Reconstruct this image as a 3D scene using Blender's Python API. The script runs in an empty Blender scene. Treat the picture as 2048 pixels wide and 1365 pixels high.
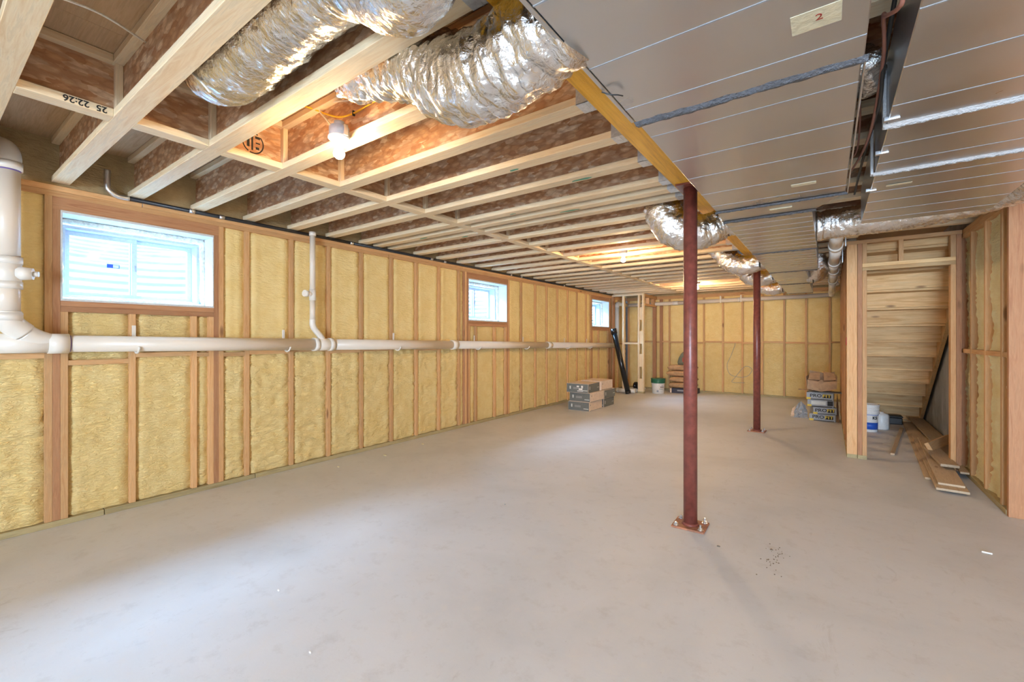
import bpy, bmesh, math, random
from mathutils import Vector, Matrix, noise as mn
random.seed(7)
PI = math.pi
S = bpy.context.scene
COL = S.collection
# ------------------------------------------------------------------ camera
cam = bpy.data.cameras.new('camera'); co = bpy.data.objects.new('camera', cam); COL.objects.link(co)
cam.sensor_width = 36; cam.lens = 878/2048*36; cam.shift_y = -5.5/2048; cam.clip_start = .02
co.location = (0, 0, 1.29); co.rotation_euler = (PI/2, 0, math.radians(35.75))
S.camera = co
# ------------------------------------------------------------------ world, lights, exposure
w = bpy.data.worlds.new('sky'); S.world = w; w.use_nodes = True
bg = w.node_tree.nodes['Background']; bg.inputs[0].default_value = (.62, .80, 1, 1); bg.inputs[1].default_value = 1.0
S.view_settings.view_transform = 'Standard'; S.view_settings.look = 'None'
S.view_settings.exposure = 1.45; S.view_settings.gamma = 1; S.view_settings.use_curve_mapping = False
WINS = [(.637, 1.567), (4.865, 5.815), (9.03, 9.96), (-3.60, -2.67)]      # window openings along the left wall
WZ0, WZ1 = 1.555, 2.165
def area(name, loc, d, sx, sy, power, colr):
    l = bpy.data.lights.new(name, 'AREA'); l.shape = 'RECTANGLE'; l.size = sx; l.size_y = sy; l.energy = power; l.color = colr
    o = bpy.data.objects.new(name, l); COL.objects.link(o); o.location = loc
    o.rotation_euler = Vector(d).to_track_quat('-Z', 'Y').to_euler(); return o
DAY = (.42, .68, 1)
for i, (a, b) in enumerate(WINS):
    area('well_daylight', (-5.02, (a+b)/2, 2.44), (.88, 0, -.47), .85, .36, (104, 92, 80, 95)[i], DAY)
area('door_fill_light', (1.15, -5.6, 1.25), (0, 1, 0), 2.6, 2.0, 400, (.72, .84, 1))  # added frontal fill, shining in through an invented door behind the camera
BULBS = [(-2.075, 1.335, 2.262), (-2.07, 5.25, 2.27), (-2.06, 9.02, 2.27), (-2.07, -2.60, 2.27), (1.9, 1.2, 2.27)]  # last two bulbs are added out of view as warm fill
for i, b in enumerate(BULBS):
    l = bpy.data.lights.new('bulb_light', 'POINT'); l.energy = (50, 120, 130, 95, 120)[i]; l.color = (1, .66, .34); l.shadow_soft_size = .032
    o = bpy.data.objects.new('bulb_light', l); COL.objects.link(o); o.location = b
# ------------------------------------------------------------------ material helpers
class N:
    def __init__(s, name):
        s.m = bpy.data.materials.new(name); s.m.use_nodes = True; s.t = s.m.node_tree; s.n = s.t.nodes
        s.b = s.n['Principled BSDF']; s.out = s.n['Material Output']
    def a(s, t, **k):
        x = s.n.new(t)
        for q, v in k.items():
            if q.startswith('i_'):
                x.inputs[q[2:].replace('_', ' ')].default_value = v
            else: setattr(x, q, v)
        return x
    def l(s, a, b): s.t.links.new(a, b)
    def coord(s, scale=(1, 1, 1), rnd=True, which='Object'):
        tc = s.a('ShaderNodeTexCoord'); mp = s.a('ShaderNodeMapping'); mp.inputs['Scale'].default_value = scale
        s.l(tc.outputs[which], mp.inputs['Vector'])
        if rnd:
            oi = s.a('ShaderNodeObjectInfo'); ml = s.a('ShaderNodeMath', operation='MULTIPLY'); ml.inputs[1].default_value = 57.3
            s.l(oi.outputs['Random'], ml.inputs[0]); s.l(ml.outputs[0], mp.inputs['Location']); s.oi = oi
        return mp.outputs['Vector']
    def noise(s, vec, scale, detail=4, rough=.6, dist=0):
        x = s.a('ShaderNodeTexNoise'); x.inputs['Scale'].default_value = scale; x.inputs['Detail'].default_value = detail
        x.inputs['Roughness'].default_value = rough; x.inputs['Distortion'].default_value = dist; s.l(vec, x.inputs['Vector']); return x.outputs['Fac']
    def ramp(s, fac, stops, interp='LINEAR'):
        x = s.a('ShaderNodeValToRGB'); r = x.color_ramp; r.interpolation = interp
        while len(r.elements) < len(stops): r.elements.new(.5)
        for e, (p, c) in zip(r.elements, stops): e.position = p; e.color = (*c, 1) if len(c) == 3 else c
        s.l(fac, x.inputs[0]); return x.outputs['Color']
    def mix(s, fac, a, b, mode='MIX'):
        x = s.a('ShaderNodeMix', data_type='RGBA', blend_type=mode)
        for i, v in ((0, fac), (6, a), (7, b)):
            if hasattr(v, 'is_linked'): s.l(v, x.inputs[i])
            elif i == 0: x.inputs[0].default_value = v
            else: x.inputs[i].default_value = (*v, 1)
        return x.outputs[2]
    def bump(s, h, strength, dist=.01):
        x = s.a('ShaderNodeBump'); x.inputs['Strength'].default_value = strength; x.inputs['Distance'].default_value = dist
        s.l(h, x.inputs['Height']); s.l(x.outputs[0], s.b.inputs['Normal']); return x
def G(v): return (v, v, v)
def plain(name, c, rough=.6, metal=0, bump=0, bscale=60, spec=.5, var=.08):
    k = N(name); v = k.coord(); f = k.noise(v, bscale, 3)
    lo = tuple(x*(1-var) for x in c); hi = tuple(min(1, x*(1+var)) for x in c)
    k.l(k.ramp(f, [(.3, lo), (.7, hi)]), k.b.inputs['Base Color'])
    k.b.inputs['Roughness'].default_value = rough; k.b.inputs['Metallic'].default_value = metal; k.b.inputs['Specular IOR Level'].default_value = spec
    if bump: k.bump(f, bump)
    return k.m
def wood(name, light, dark, knot=(.22, .10, .04), rough=.65, knots=True, varamt=.25, gr=1.0):
    k = N(name); v = k.coord((1, 1, .07))
    f = k.noise(v, 34*gr, 5, .65, 1.2); f2 = k.noise(v, 130*gr, 3, .6)
    c = k.ramp(f, [(.32, dark), (.52, light), (.60, tuple(x*.86 for x in light)), (.72, light)])
    c = k.mix(k.ramp(f2, [(.35, G(.35)), (.6, G(0))]), c, dark)
    r = k.ramp(k.oi.outputs['Random'], [(0, G(1-varamt)), (1, G(1+varamt*.2))])
    c = k.mix(1.0, c, r, 'MULTIPLY')
    if knots:
        v2 = k.coord((1, 1, .33)); vo = k.a('ShaderNodeTexVoronoi', feature='F1'); vo.inputs['Scale'].default_value = 4.2; k.l(v2, vo.inputs['Vector'])
        kf = k.ramp(vo.outputs['Distance'], [(0, G(1)), (.06, G(.85)), (.10, G(0))]); c = k.mix(kf, c, knot)
    k.l(c, k.b.inputs['Base Color']); k.b.inputs['Roughness'].default_value = rough; k.bump(f2, .12, .003)
    return k.m
M = {}
M['stud'] = wood('stud_lumber', (.76, .46, .22), (.60, .31, .12))
M['red'] = wood('fir_lumber', (.55, .285, .14), (.40, .17, .075))
M['plate'] = wood('plate_lumber', (.78, .46, .21), (.62, .31, .12))
M['treated'] = wood('treated_lumber', (.46, .38, .20), (.30, .24, .12), varamt=.1)
M['flange'] = wood('flange_lumber', (.90, .74, .50), (.78, .56, .32), knots=False, varamt=.12)
M['stair'] = wood('stair_lumber', (.86, .58, .28), (.62, .34, .12), gr=.6, varamt=.3)
M['plank'] = wood('plank_lumber', (.64, .50, .34), (.48, .35, .22), varamt=.4)
M['subfloor'] = wood('subfloor_plywood', (.66, .46, .27), (.50, .32, .17), gr=.8, knot=(.28, .14, .06))
# strand board for joist webs: irregular overlapping flakes
def osb(name):
    k = N(name); out = None
    vec = k.coord((1, 1, 1))
    def flakes(rot, sc, sx):
        mp = k.a('ShaderNodeMapping'); mp.inputs['Rotation'].default_value = (0, rot, 0); mp.inputs['Scale'].default_value = (sx, sx, 1)
        k.l(vec, mp.inputs['Vector']); vo = k.a('ShaderNodeTexVoronoi', feature='F1'); vo.inputs['Scale'].default_value = sc
        nz = k.a('ShaderNodeTexNoise'); nz.inputs['Scale'].default_value = 30; k.l(mp.outputs[0], nz.inputs['Vector'])
        ad = k.a('ShaderNodeVectorMath', operation='MULTIPLY_ADD'); ad.inputs[1].default_value = (.03, .03, .03); k.l(nz.outputs['Color'], ad.inputs[0]); k.l(mp.outputs[0], ad.inputs[2])
        k.l(ad.outputs[0], vo.inputs['Vector']); return vo
    a = flakes(.55, 15, 2.3); b = flakes(-.9, 17, 2.0); c2 = flakes(1.5, 12, 2.8)
    rA = k.ramp(a.outputs['Color'], [(.1, (.46, .22, .10)), (.45, (.66, .38, .20)), (.8, (.84, .62, .40))])
    rB = k.ramp(b.outputs['Color'], [(.15, (.48, .24, .12)), (.5, (.64, .36, .18)), (.9, (.80, .54, .32))])
    rC = k.ramp(c2.outputs['Color'], [(.2, (.60, .37, .21)), (.6, (.76, .53, .34)), (.9, (.90, .74, .54))])
    s1 = k.a('ShaderNodeSeparateColor'); k.l(a.outputs['Color'], s1.inputs[0]); s2 = k.a('ShaderNodeSeparateColor'); k.l(c2.outputs['Color'], s2.inputs[0])
    m1 = k.mix(k.ramp(s1.outputs[1], [(.48, G(0)), (.52, G(1))]), rA, rB)
    m2 = k.mix(k.ramp(s2.outputs[2], [(.44, G(0)), (.47, G(1))]), m1, rC)
    e = k.ramp(a.outputs['Distance'], [(.35, G(0)), (.62, G(.5))]); m3 = k.mix(e, m2, (.30, .13, .06))
    f = k.noise(k.coord((1, 1, .2)), 120, 3); m4 = k.mix(k.ramp(f, [(.4, G(.3)), (.6, G(0))]), m3, (.40, .2, .09))
    k.l(m4, k.b.inputs['Base Color']); k.b.inputs['Roughness'].default_value = .6; k.bump(a.outputs['Distance'], .3, .004)
    return k.m
M['osb'] = osb('strand_board')
# laminated beam, treated golden coating
k = N('golden_beam'); v = k.coord((1, 1, .05)); f = k.noise(v, 60, 5, .7); f2 = k.noise(k.coord((1, 1, 1)), 220, 2)
c = k.ramp(f, [(.3, (.62, .29, .015)), (.55, (.84, .45, .03)), (.75, (.90, .52, .06))]); k.l(c, k.b.inputs['Base Color'])
k.b.inputs['Roughness'].default_value = .5; k.bump(f2, .5, .004); M['beam'] = k.m
# spray foam
def foam(name, hi, lo, crease=.0):
    k = N(name); v = k.coord((1, 1, 1)); f = k.noise(v, 7, 5, .6); g = k.noise(v, 160, 3)
    tc = k.coord((1, 1, 3.2)); h = k.noise(tc, 22, 5, .55, .3)
    c = k.mix(k.ramp(f, [(.35, G(0)), (.7, G(1))]), lo, hi)
    k.l(c, k.b.inputs['Base Color']); k.b.inputs['Roughness'].default_value = .75
    mx = k.a('ShaderNodeMath', operation='MULTIPLY_ADD'); k.l(g, mx.inputs[0]); mx.inputs[1].default_value = .12; k.l(h, mx.inputs[2]); hh = mx.outputs[0]
    if crease:
        va = k.ramp(h, [(.40, G(1)), (.47, G(.15)), (.49, G(0)), (.51, G(.15)), (.60, G(1))]); m2 = k.a('ShaderNodeMath', operation='MULTIPLY_ADD'); k.l(va, m2.inputs[0]); m2.inputs[1].default_value = crease; k.l(hh, m2.inputs[2]); hh = m2.outputs[0]
    k.bump(hh, .7, .022)
    k.b.inputs['Subsurface Weight'].default_value = 0
    return k.m
M['foam'] = foam('spray_foam', (.94, .75, .36), (.88, .66, .27), .35)
M['foam_smooth'] = foam('smooth_foam', (.94, .75, .36), (.88, .66, .27))
M['foam_pale'] = foam('pale_foam', (.86, .82, .56), (.78, .68, .38))
M['foam_shaded'] = foam('rim_foam', (.56, .42, .22), (.44, .32, .16))  # foam colour browned to carry the shade between the joists
M['seal'] = plain('seal_foam', (.66, .70, .64), .8, bump=.6, bscale=45, var=.25)
M['skirt'] = plain('white_jamb', (.62, .63, .62), .6)
# concrete floor
k = N('concrete_floor'); v = k.coord((1, 1, 1), rnd=False); f = k.noise(v, .9, 6, .6, .4); g = k.noise(v, 9, 5, .7); s = k.noise(v, 70, 4, .7)
c = k.ramp(f, [(.3, (.54, .56, .58)), (.5, (.62, .64, .665)), (.7, (.67, .69, .715))]); c = k.mix(k.ramp(g, [(.28, G(.45)), (.46, G(0))]), c, (.46, .46, .46))
c = k.mix(k.ramp(g, [(.56, G(0)), (.72, G(.5))]), c, (.66, .65, .63))
c = k.mix(k.ramp(s, [(.26, G(.7)), (.33, G(0))]), c, (.28, .24, .20))
vo = k.a('ShaderNodeTexVoronoi', feature='F1'); vo.inputs['Scale'].default_value = .75; k.l(v, vo.inputs['Vector'])
c = k.mix(k.ramp(vo.outputs['Distance'], [(0, G(.8)), (.035, G(.35)), (.06, G(0))]), c, (.60, .38, .22))
v2 = k.coord((2.2, .8, 1), rnd=False); q = k.noise(v2, 3.1, 6, .75, 1.5); c = k.mix(k.ramp(q, [(.28, G(.42)), (.39, G(0))]), c, (.42, .41, .40))
k.l(c, k.b.inputs['Base Color']); rr = k.ramp(g, [(.3, G(.50)), (.7, G(.62))]); k.l(rr, k.b.inputs['Roughness']); k.bump(s, .12, .004); M['floor'] = k.m
k = N('foundation_concrete'); v = k.coord((1, 1, .35)); f = k.noise(v, 5, 6, .7, .6); k.l(k.ramp(f, [(.3, (.26, .28, .31)), (.6, (.46, .49, .53)), (.8, (.62, .64, .66))]), k.b.inputs['Base Color'])
k.b.inputs['Roughness'].default_value = .85; k.bump(f, .3, .01); M['concrete'] = k.m
# metals
def metal(name, c, r0, r1, sc, bump=.1, bd=.002, stretch=(1, 1, 1)):
    k = N(name); v = k.coord(stretch); f = k.noise(v, sc, 5, .6); k.b.inputs['Metallic'].default_value = 1
    k.l(k.ramp(f, [(.3, tuple(x*.93 for x in c)), (.7, c)]), k.b.inputs['Base Color']); k.l(k.ramp(f, [(.3, G(r0)), (.7, G(r1))]), k.b.inputs['Roughness'])
    if bump: k.bump(f, bump, bd)
    return k.m
M['duct'] = metal('galvanised_sheet', (.68, .70, .71), .26, .38, 2.2, .10, .004)
M['rib'] = metal('duct_bead', (.50, .50, .49), .42, .5, 6)
M['galv'] = metal('galvanised_steel', (.72, .74, .76), .28, .45, 40)
M['hanger'] = plain('zinc_coated_hanger', (.66, .68, .70), .35, metal=.45, bscale=60, var=.15)
M['well'] = metal('well_steel', (.50, .52, .55), .5, .65, 12)
M['zinc'] = metal('zinc_bolt', (.75, .78, .82), .2, .4, 80)
k = N('foil_jacket'); v = k.coord((1, 1, 1)); f = k.noise(v, 26, 5, .62, .5); g = k.a('ShaderNodeTexVoronoi', feature='DISTANCE_TO_EDGE'); g.inputs['Scale'].default_value = 22; k.l(v, g.inputs['Vector'])
k.b.inputs['Metallic'].default_value = 1; k.b.inputs['Base Color'].default_value = (.86, .85, .83, 1); k.b.inputs['Roughness'].default_value = .2
ad = k.a('ShaderNodeMath', operation='MULTIPLY_ADD'); k.l(g.outputs['Distance'], ad.inputs[0]); ad.inputs[1].default_value = .5; k.l(f, ad.inputs[2]); k.bump(ad.outputs[0], .6, .02); M['foil'] = k.m
M['mastic'] = plain('grey_mastic', (.13, .14, .16), .6, bump=.8, bscale=90, var=.3)
M['mastic_w'] = plain('white_mastic', (.62, .64, .66), .55, bump=.6, bscale=90)
M['tape'] = plain('masking_tape', (.66, .60, .42), .6, bump=.3, bscale=40)
M['ink'] = plain('black_ink', (.02, .018, .016), .7); M['red_ink'] = plain('red_ink', (.35, .03, .02), .6)
M['green_ink'] = plain('green_paint_mark', (.12, .36, .24), .7)
def pvc(name, c, line):
    k = N(name); v = k.coord((1, 1, 1), rnd=False); sp = k.a('ShaderNodeSeparateXYZ'); k.l(v, sp.inputs[0])
    f = k.noise(v, 3, 3); base = k.ramp(f, [(.3, tuple(x*.95 for x in c)), (.7, c)])
    if line:
        at = k.a('ShaderNodeMath', operation='ARCTAN2'); k.l(sp.outputs[1], at.inputs[0]); k.l(sp.outputs[0], at.inputs[1])
        b0 = k.ramp(at.outputs[0], [(.0, G(0)), (.10, G(0)), (.105, G(1)), (.17, G(1)), (.175, G(0))], 'LINEAR')
        cb = k.a('ShaderNodeCombineXYZ'); k.l(sp.outputs[2], cb.inputs[2]); n1 = k.noise(cb.outputs[0], 85, 2, .9); n2 = k.noise(cb.outputs[0], 3, 1)
        m1 = k.ramp(n1, [(.5, G(0)), (.55, G(.55))]); m2 = k.ramp(n2, [(.45, G(0)), (.5, G(1))])
        q = k.mix(1, b0, m1, 'MULTIPLY'); q = k.mix(1, q, m2, 'MULTIPLY'); base = k.mix(q, base, (.28, .10, .08))
    k.l(base, k.b.inputs['Base Color']); k.b.inputs['Roughness'].default_value = .32; return k.m
M['pvc'] = pvc('white_pvc', (.80, .72, .62), True); M['pvcf'] = pvc('pvc_fitting', (.84, .80, .73), False)
M['abs'] = plain('black_abs', (.012, .013, .015), .22); M['primer'] = plain('purple_primer', (.16, .10, .35), .5)
M['iron'] = plain('black_iron', (.02, .021, .025), .38); M['rust'] = plain('red_oxide_paint', (.20, .055, .040), .36, bump=.06, bscale=25, var=.25)
M['rusty'] = plain('rusty_plate', (.36, .15, .08), .6, bump=.3, bscale=30, var=.4)
M['vinyl'] = plain('white_vinyl', (.50, .58, .66), .35); M['porcelain'] = plain('white_lampholder', (.85, .85, .82), .3)
M['boxgrey'] = plain('grey_plastic', (.35, .37, .40), .5)
M['wire_w'] = plain('white_cable', (.82, .78, .68), .5); M['wire_y'] = plain('yellow_cable', (.85, .55, .03), .45); M['wire_b'] = plain('copper_cable', (.32, .13, .09), .45); M['wire_k'] = plain('black_cable', (.02, .02, .02), .5)
M['card'] = plain('cardboard', (.76, .61, .48), .8, bump=.1, bscale=20); M['card_b'] = plain('brown_cardboard', (.48, .31, .18), .8, bump=.2, bscale=14, var=.2)
M['cgrey'] = plain('grey_print', (.155, .165, .155), .6); M['clight'] = plain('pale_print', (.62, .64, .60), .6); M['cmid'] = plain('mid_print', (.27, .27, .255), .6)
M['pgrey'] = plain('silver_print', (.34, .355, .37), .5); M['yprint'] = plain('yellow_print', (.75, .55, .06), .6)
M['white'] = plain('white_plastic', (.78, .77, .74), .4); M['green'] = plain('green_plastic', (.02, .13, .07), .35); M['blue'] = plain('blue_plastic', (.02, .10, .50), .4)
M['paper'] = plain('sack_paper', (.50, .30, .15), .8, bump=.5, bscale=12, var=.2); M['olive'] = plain('olive_sack', (.16, .17, .12), .7, bump=.3, bscale=12); M['redp'] = plain('red_print', (.55, .06, .04), .6)
M['navy'] = plain('dark_carton', (.05, .05, .08), .6); M['grime'] = plain('debris', (.16, .13, .10), .9)
k = N('bulb_glass'); k.b.inputs['Emission Color'].default_value = (1, .86, .62, 1); k.b.inputs['Emission Strength'].default_value = 26; M['glow'] = k.m
k = N('window_glass'); tr = k.a('ShaderNodeBsdfTransparent'); tr.inputs[0].default_value = (.93, .97, 1, 1); gl = k.a('ShaderNodeBsdfGlossy'); gl.inputs['Roughness'].default_value = .02; ms = k.a('ShaderNodeMixShader'); ms.inputs[0].default_value = .07
k.l(tr.outputs[0], ms.inputs[1]); k.l(gl.outputs[0], ms.inputs[2]); k.l(ms.outputs[0], k.out.inputs['Surface']); M['glass'] = k.m
# ------------------------------------------------------------------ object helpers
def link(name, me, mat, parent=None, mats=None):
    o = bpy.data.objects.new(name, me); COL.objects.link(o)
    if not me.materials:
        for m in (mats or [mat]): me.materials.append(m)
    if parent is not None: o.parent = parent
    return o
def root(name, label=None, cat=None, loc=(0, 0, 0), group=None, kind=None):
    o = bpy.data.objects.new(name, None); COL.objects.link(o); o.location = loc; o.empty_display_size = .05
    if label: o['label'] = label
    if cat: o['category'] = cat
    if group: o['group'] = group
    if kind: o['kind'] = kind
    return o
def tag(o, label, cat=None, group=None):
    o['label'] = label
    if cat: o['category'] = cat
    if group: o['group'] = group
    return o
def bmesh_obj(name, bm, mat, parent=None, smooth=False, mats=None):
    me = bpy.data.meshes.new(name); bm.to_mesh(me); bm.free()
    if smooth: me.polygons.foreach_set('use_smooth', [True]*len(me.polygons))
    return link(name, me, mat, parent, mats)
_boxc = {}
def box(name, a, b, mat, parent=None, bev=.0015, poff=None, ext=(0, 0, 0)):
    """box from corner a to corner b; local Z runs along the longest side so the grain follows the timber"""
    d = [abs(b[i]-a[i]) for i in range(3)]; c = Vector([(a[i]+b[i])/2 for i in range(3)])
    ax = d.index(max(d))
    if ax == 0: dims = (d[2], d[1], d[0]); rot = (0, PI/2, 0)
    elif ax == 1: dims = (d[0], d[2], d[1]); rot = (PI/2, 0, 0)
    else: dims = tuple(d); rot = (0, 0, 0)
    key = (tuple(round(x, 4) for x in dims), mat, bev)
    me = _boxc.get(key)
    if me is None:
        bm = bmesh.new(); bmesh.ops.create_cube(bm, size=1); bmesh.ops.scale(bm, vec=dims, verts=bm.verts)
        if bev and min(dims) > bev*3: bmesh.ops.bevel(bm, geom=bm.edges[:], offset=bev, segments=1, affect='EDGES')
        me = bpy.data.meshes.new(name); bm.to_mesh(me); bm.free(); me.materials.append(M[mat]); _boxc[key] = me
    o = bpy.data.objects.new(name, me); COL.objects.link(o); o.rotation_euler = rot
    if parent is not None: o.parent = parent; c = c - Vector(poff if poff is not None else tuple(parent.location))
    o.location = c
    return o
def bm_box(bm, a, b, mi=0):
    r = bmesh.ops.create_cube(bm, size=1); vs = r['verts']
    bmesh.ops.scale(bm, vec=[abs(b[i]-a[i]) for i in range(3)], verts=vs); bmesh.ops.translate(bm, vec=[(a[i]+b[i])/2 for i in range(3)], verts=vs)
    for f in {f for v in vs for f in v.link_faces}: f.material_index = mi
    return vs
def spline(pts, n):
    P = [Vector(p) for p in pts]; P = [P[0]*2-P[1]] + P + [P[-1]*2-P[-2]]; out = []
    segs = len(P)-3; L = [(P[i+2]-P[i+1]).length for i in range(segs)]; T = sum(L)
    for i in range(segs):
        m = max(2, round(n*L[i]/T))
        for j in range(m):
            t = j/m; a, b, c, d = P[i:i+4]
            out.append(.5*((2*b)+(c-a)*t+(2*a-5*b+4*c-d)*t*t+(3*b-a-3*c+d)*t**3))
    out.append(P[-2]); return out
def tube_mesh(path, rad, seg=16, cap=True, disp=None):
    """swept tube along path; rad(t) radius; disp(s, ang, p) adds radial relief"""
    bm = bmesh.new(); rings = []; up = None; s = 0; Lt = sum((path[i+1]-path[i]).length for i in range(len(path)-1))
    for i, p in enumerate(path):
        if i: s += (p-path[i-1]).length
        tan = (path[min(i+1, len(path)-1)]-path[max(i-1, 0)]).normalized()
        if up is None: up = tan.orthogonal().normalized()
        up = (up - tan*up.dot(tan)).normalized(); sd = tan.cross(up); ring = []
        r0 = rad(s/Lt) if callable(rad) else rad
        for k2 in range(seg):
            a = 2*PI*k2/seg; dr = up*math.cos(a)+sd*math.sin(a); r = r0
            if disp: r += disp(s, a, p+dr*r0)
            ring.append(bm.verts.new(p+dr*r))
        rings.append(ring)
    for i in range(len(rings)-1):
        for k2 in range(seg):
            bm.faces.new((rings[i][k2], rings[i][(k2+1) % seg], rings[i+1][(k2+1) % seg], rings[i+1][k2]))
    if cap: bm.faces.new(rings[0][::-1]); bm.faces.new(rings[-1])
    bmesh.ops.recalc_face_normals(bm, faces=bm.faces); return bm
def tube(name, path, rad, mat, parent=None, seg=16, cap=True, disp=None, n=None, origin=(0, 0, 0)):
    if n: path = spline(path, n)
    path = [Vector(p)-Vector(origin) for p in path]
    return bmesh_obj(name, tube_mesh(path, rad, seg, cap, disp), M[mat], parent, True)
def cyl(name, a, b, r, mat, parent=None, seg=20, r2=None, roll=0):
    """straight cylinder from a to b with local Z along it"""
    a, b = Vector(a), Vector(b); L = (b-a).length
    bm = bmesh.new(); bmesh.ops.create_cone(bm, cap_ends=True, segments=seg, radius1=r, radius2=r if r2 is None else r2, depth=L)
    o = bmesh_obj(name, bm, M[mat], parent, False); me = o.data
    me.polygons.foreach_set('use_smooth', [len(p.vertices) == 4 for p in me.polygons])
    q = (b-a).to_track_quat('Z', 'Y'); o.rotation_mode = 'QUATERNION'
    from mathutils import Quaternion
    o.rotation_quaternion = q @ Quaternion((0, 0, 1), roll); o.location = (a+b)/2 - (parent.location if parent else Vector())
    return o
def lathe(name, prof, mat, parent=None, loc=(0, 0, 0), seg=28, mats=None, mi=None):
    bm = bmesh.new(); rings = []
    for r, z in prof:
        rings.append([bm.verts.new((r*math.cos(2*PI*k2/seg), r*math.sin(2*PI*k2/seg), z)) for k2 in range(seg)])
    for i in range(len(rings)-1):
        for k2 in range(seg):
            f = bm.faces.new((rings[i][k2], rings[i][(k2+1) % seg], rings[i+1][(k2+1) % seg], rings[i+1][k2]))
            if mi: f.material_index = mi[i]
    if prof[0][0] > 1e-4: bm.faces.new(rings[0][::-1])
    if prof[-1][0] > 1e-4: bm.faces.new(rings[-1])
    bmesh.ops.remove_doubles(bm, verts=bm.verts, dist=1e-5); bmesh.ops.recalc_face_normals(bm, faces=bm.faces)
    o = bmesh_obj(name, bm, M[mat], parent, True, mats); o.location = loc; return o
def text(name, s, size, mat, parent, mtx, ext=.0006, sx=1.0, bold=0):
    cu = bpy.data.curves.new(name, 'FONT'); cu.body = s; cu.size = size; cu.extrude = ext; cu.align_x = 'CENTER'; cu.align_y = 'CENTER'; cu.offset = bold; cu.resolution_u = 3
    t = bpy.data.objects.new(name, cu); COL.objects.link(t); dg = bpy.context.evaluated_depsgraph_get(); me = bpy.data.meshes.new_from_object(t.evaluated_get(dg)); bpy.data.objects.remove(t)
    me.transform(Matrix.Diagonal((sx, 1, 1, 1))); me.materials.clear(); o = link(name, me, M[mat], parent); o.matrix_local = Matrix.Translation(-Vector(parent.location)) @ mtx; return o
def frame_m(o, x, y):
    """matrix with given origin, local x and y axes"""
    x = Vector(x).normalized(); y = Vector(y).normalized(); z = x.cross(y); m = Matrix((x, y, z)).transposed().to_4x4(); m.translation = Vector(o); return m
# ------------------------------------------------------------------ foam panels
def foam_panel(parent, mtx, wd, h, step, depth, ripple, mat='foam', seedv=0, groove=.016, name='foam_panel', bulge=.006):
    """foam filling one stud bay; local x along the wall, local y up, local z out of the wall (0 = stud face)"""
    nx = max(3, int(wd/step)); ny = max(3, int(h/step)); vs = []
    for j in range(ny+1):
        for i in range(nx+1):
            x = wd*i/nx; y = h*j/ny; e = min(x, wd-x); ez = min(y, h-y)
            n1 = .35-1.5*abs(mn.noise((x*7+seedv+.7*mn.noise((x*5, y*5, 2)), y*27, seedv*.7))); n2 = mn.noise((x*2.2+seedv, y*3, 5+seedv)); n3 = mn.noise((x*18, y*60, seedv))
            z = -depth + ripple*(n1*1.3+n3*.45) + bulge*n2 + .006*math.exp(-((e-.06)/.03)**2)
            wob = .012*mn.noise((y*9, seedv, 3)); t = max(0., 1-(e+wob)/.028); z -= groove*min(1, t)**1.3
            t2 = max(0., 1-ez/.02); z -= groove*.6*t2
            vs.append((x, y, z))
    fs = [(j*(nx+1)+i, j*(nx+1)+i+1, (j+1)*(nx+1)+i+1, (j+1)*(nx+1)+i) for j in range(ny) for i in range(nx)]
    me = bpy.data.meshes.new(name); me.from_pydata(vs, [], fs); me.polygons.foreach_set('use_smooth', [True]*len(me.polygons))
    # the shader stretches its grain in local Z, so the mesh is stored upright: x along wall, z up
    me.transform(Matrix(((1, 0, 0, 0), (0, 0, -1, 0), (0, 1, 0, 0), (0, 0, 0, 1))))
    o = link(name, me, M[mat], parent); o.matrix_local = mtx @ Matrix(((1, 0, 0, 0), (0, 0, 1, 0), (0, -1, 0, 0), (0, 0, 0, 1))); return o
# ================================================================== FLOOR
fl = root('floor', kind='structure')
bm = bmesh.new(); bm_box(bm, (-4.66, -5.15, -.12), (3.35, 11.45, 0)); bmesh_obj('slab', bm, M['floor'], fl)
# ================================================================== LEFT WALL
XW = -4.29; ZP = 2.262; ZT = 2.338
wl = root('wall_left', kind='structure')
bm = bmesh.new(); ys = [-5.0]
for a, b in sorted(WINS): ys += [a, b]
ys.append(11.45)
for i in range(0, len(ys), 2): bm_box(bm, (-4.65, ys[i], -.02), (-4.40, ys[i+1], 2.335))
for a, b in WINS: bm_box(bm, (-4.65, a, -.02), (-4.40, b, WZ0)); bm_box(bm, (-4.65, a, WZ1), (-4.40, b, 2.335))
bmesh_obj('foundation', bm, M['concrete'], wl)
def lw(name, y0, y1, z0, z1, mat, d=.089, x1=XW): return box(name, (x1-d, y0, z0), (x1, y1, z1), mat, wl)
for y0, y1 in [(-5, -2.56), (-2.56, 1.08), (1.085, 4.74), (4.745, 8.4), (8.405, 10.12)]:
    lw('top_plate', y0, y1, 2.300, ZT, 'plate'); 
for y0, y1 in [(-5, -3.8), (-3.8, .3), (.305, 3.42), (3.425, 7.0), (7.005, 10.12)]:
    lw('top_plate', y0, y1, ZP, 2.2995, 'plate')
for y0, y1 in [(-5, -2.8), (-2.8, .86), (.865, 1.9), (1.905, 5.5), (5.505, 10.12)]:
    lw('bottom_plate', y0, y1, 0, .040, 'treated', .095, XW+.006)
lw('bottom_plate', 10.15, 11.08, 0, .04, 'treated'); lw('top_plate', 10.15, 11.08, ZP, ZT, 'plate')
full = [-4.6, -4.2, -3.85, -2.2, -1.8, -1.4, -1.0, -.6, -.2, .2, 1.835, 2.243, 2.641, 3.043, 3.465, 3.864, 4.271, 4.670, 6.247, 6.702, 7.095, 7.500, 7.918, 8.325, 8.750, 10.55, 10.95]
SW = .019
edges = []      # occupied intervals (y0, y1) at full height
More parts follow.
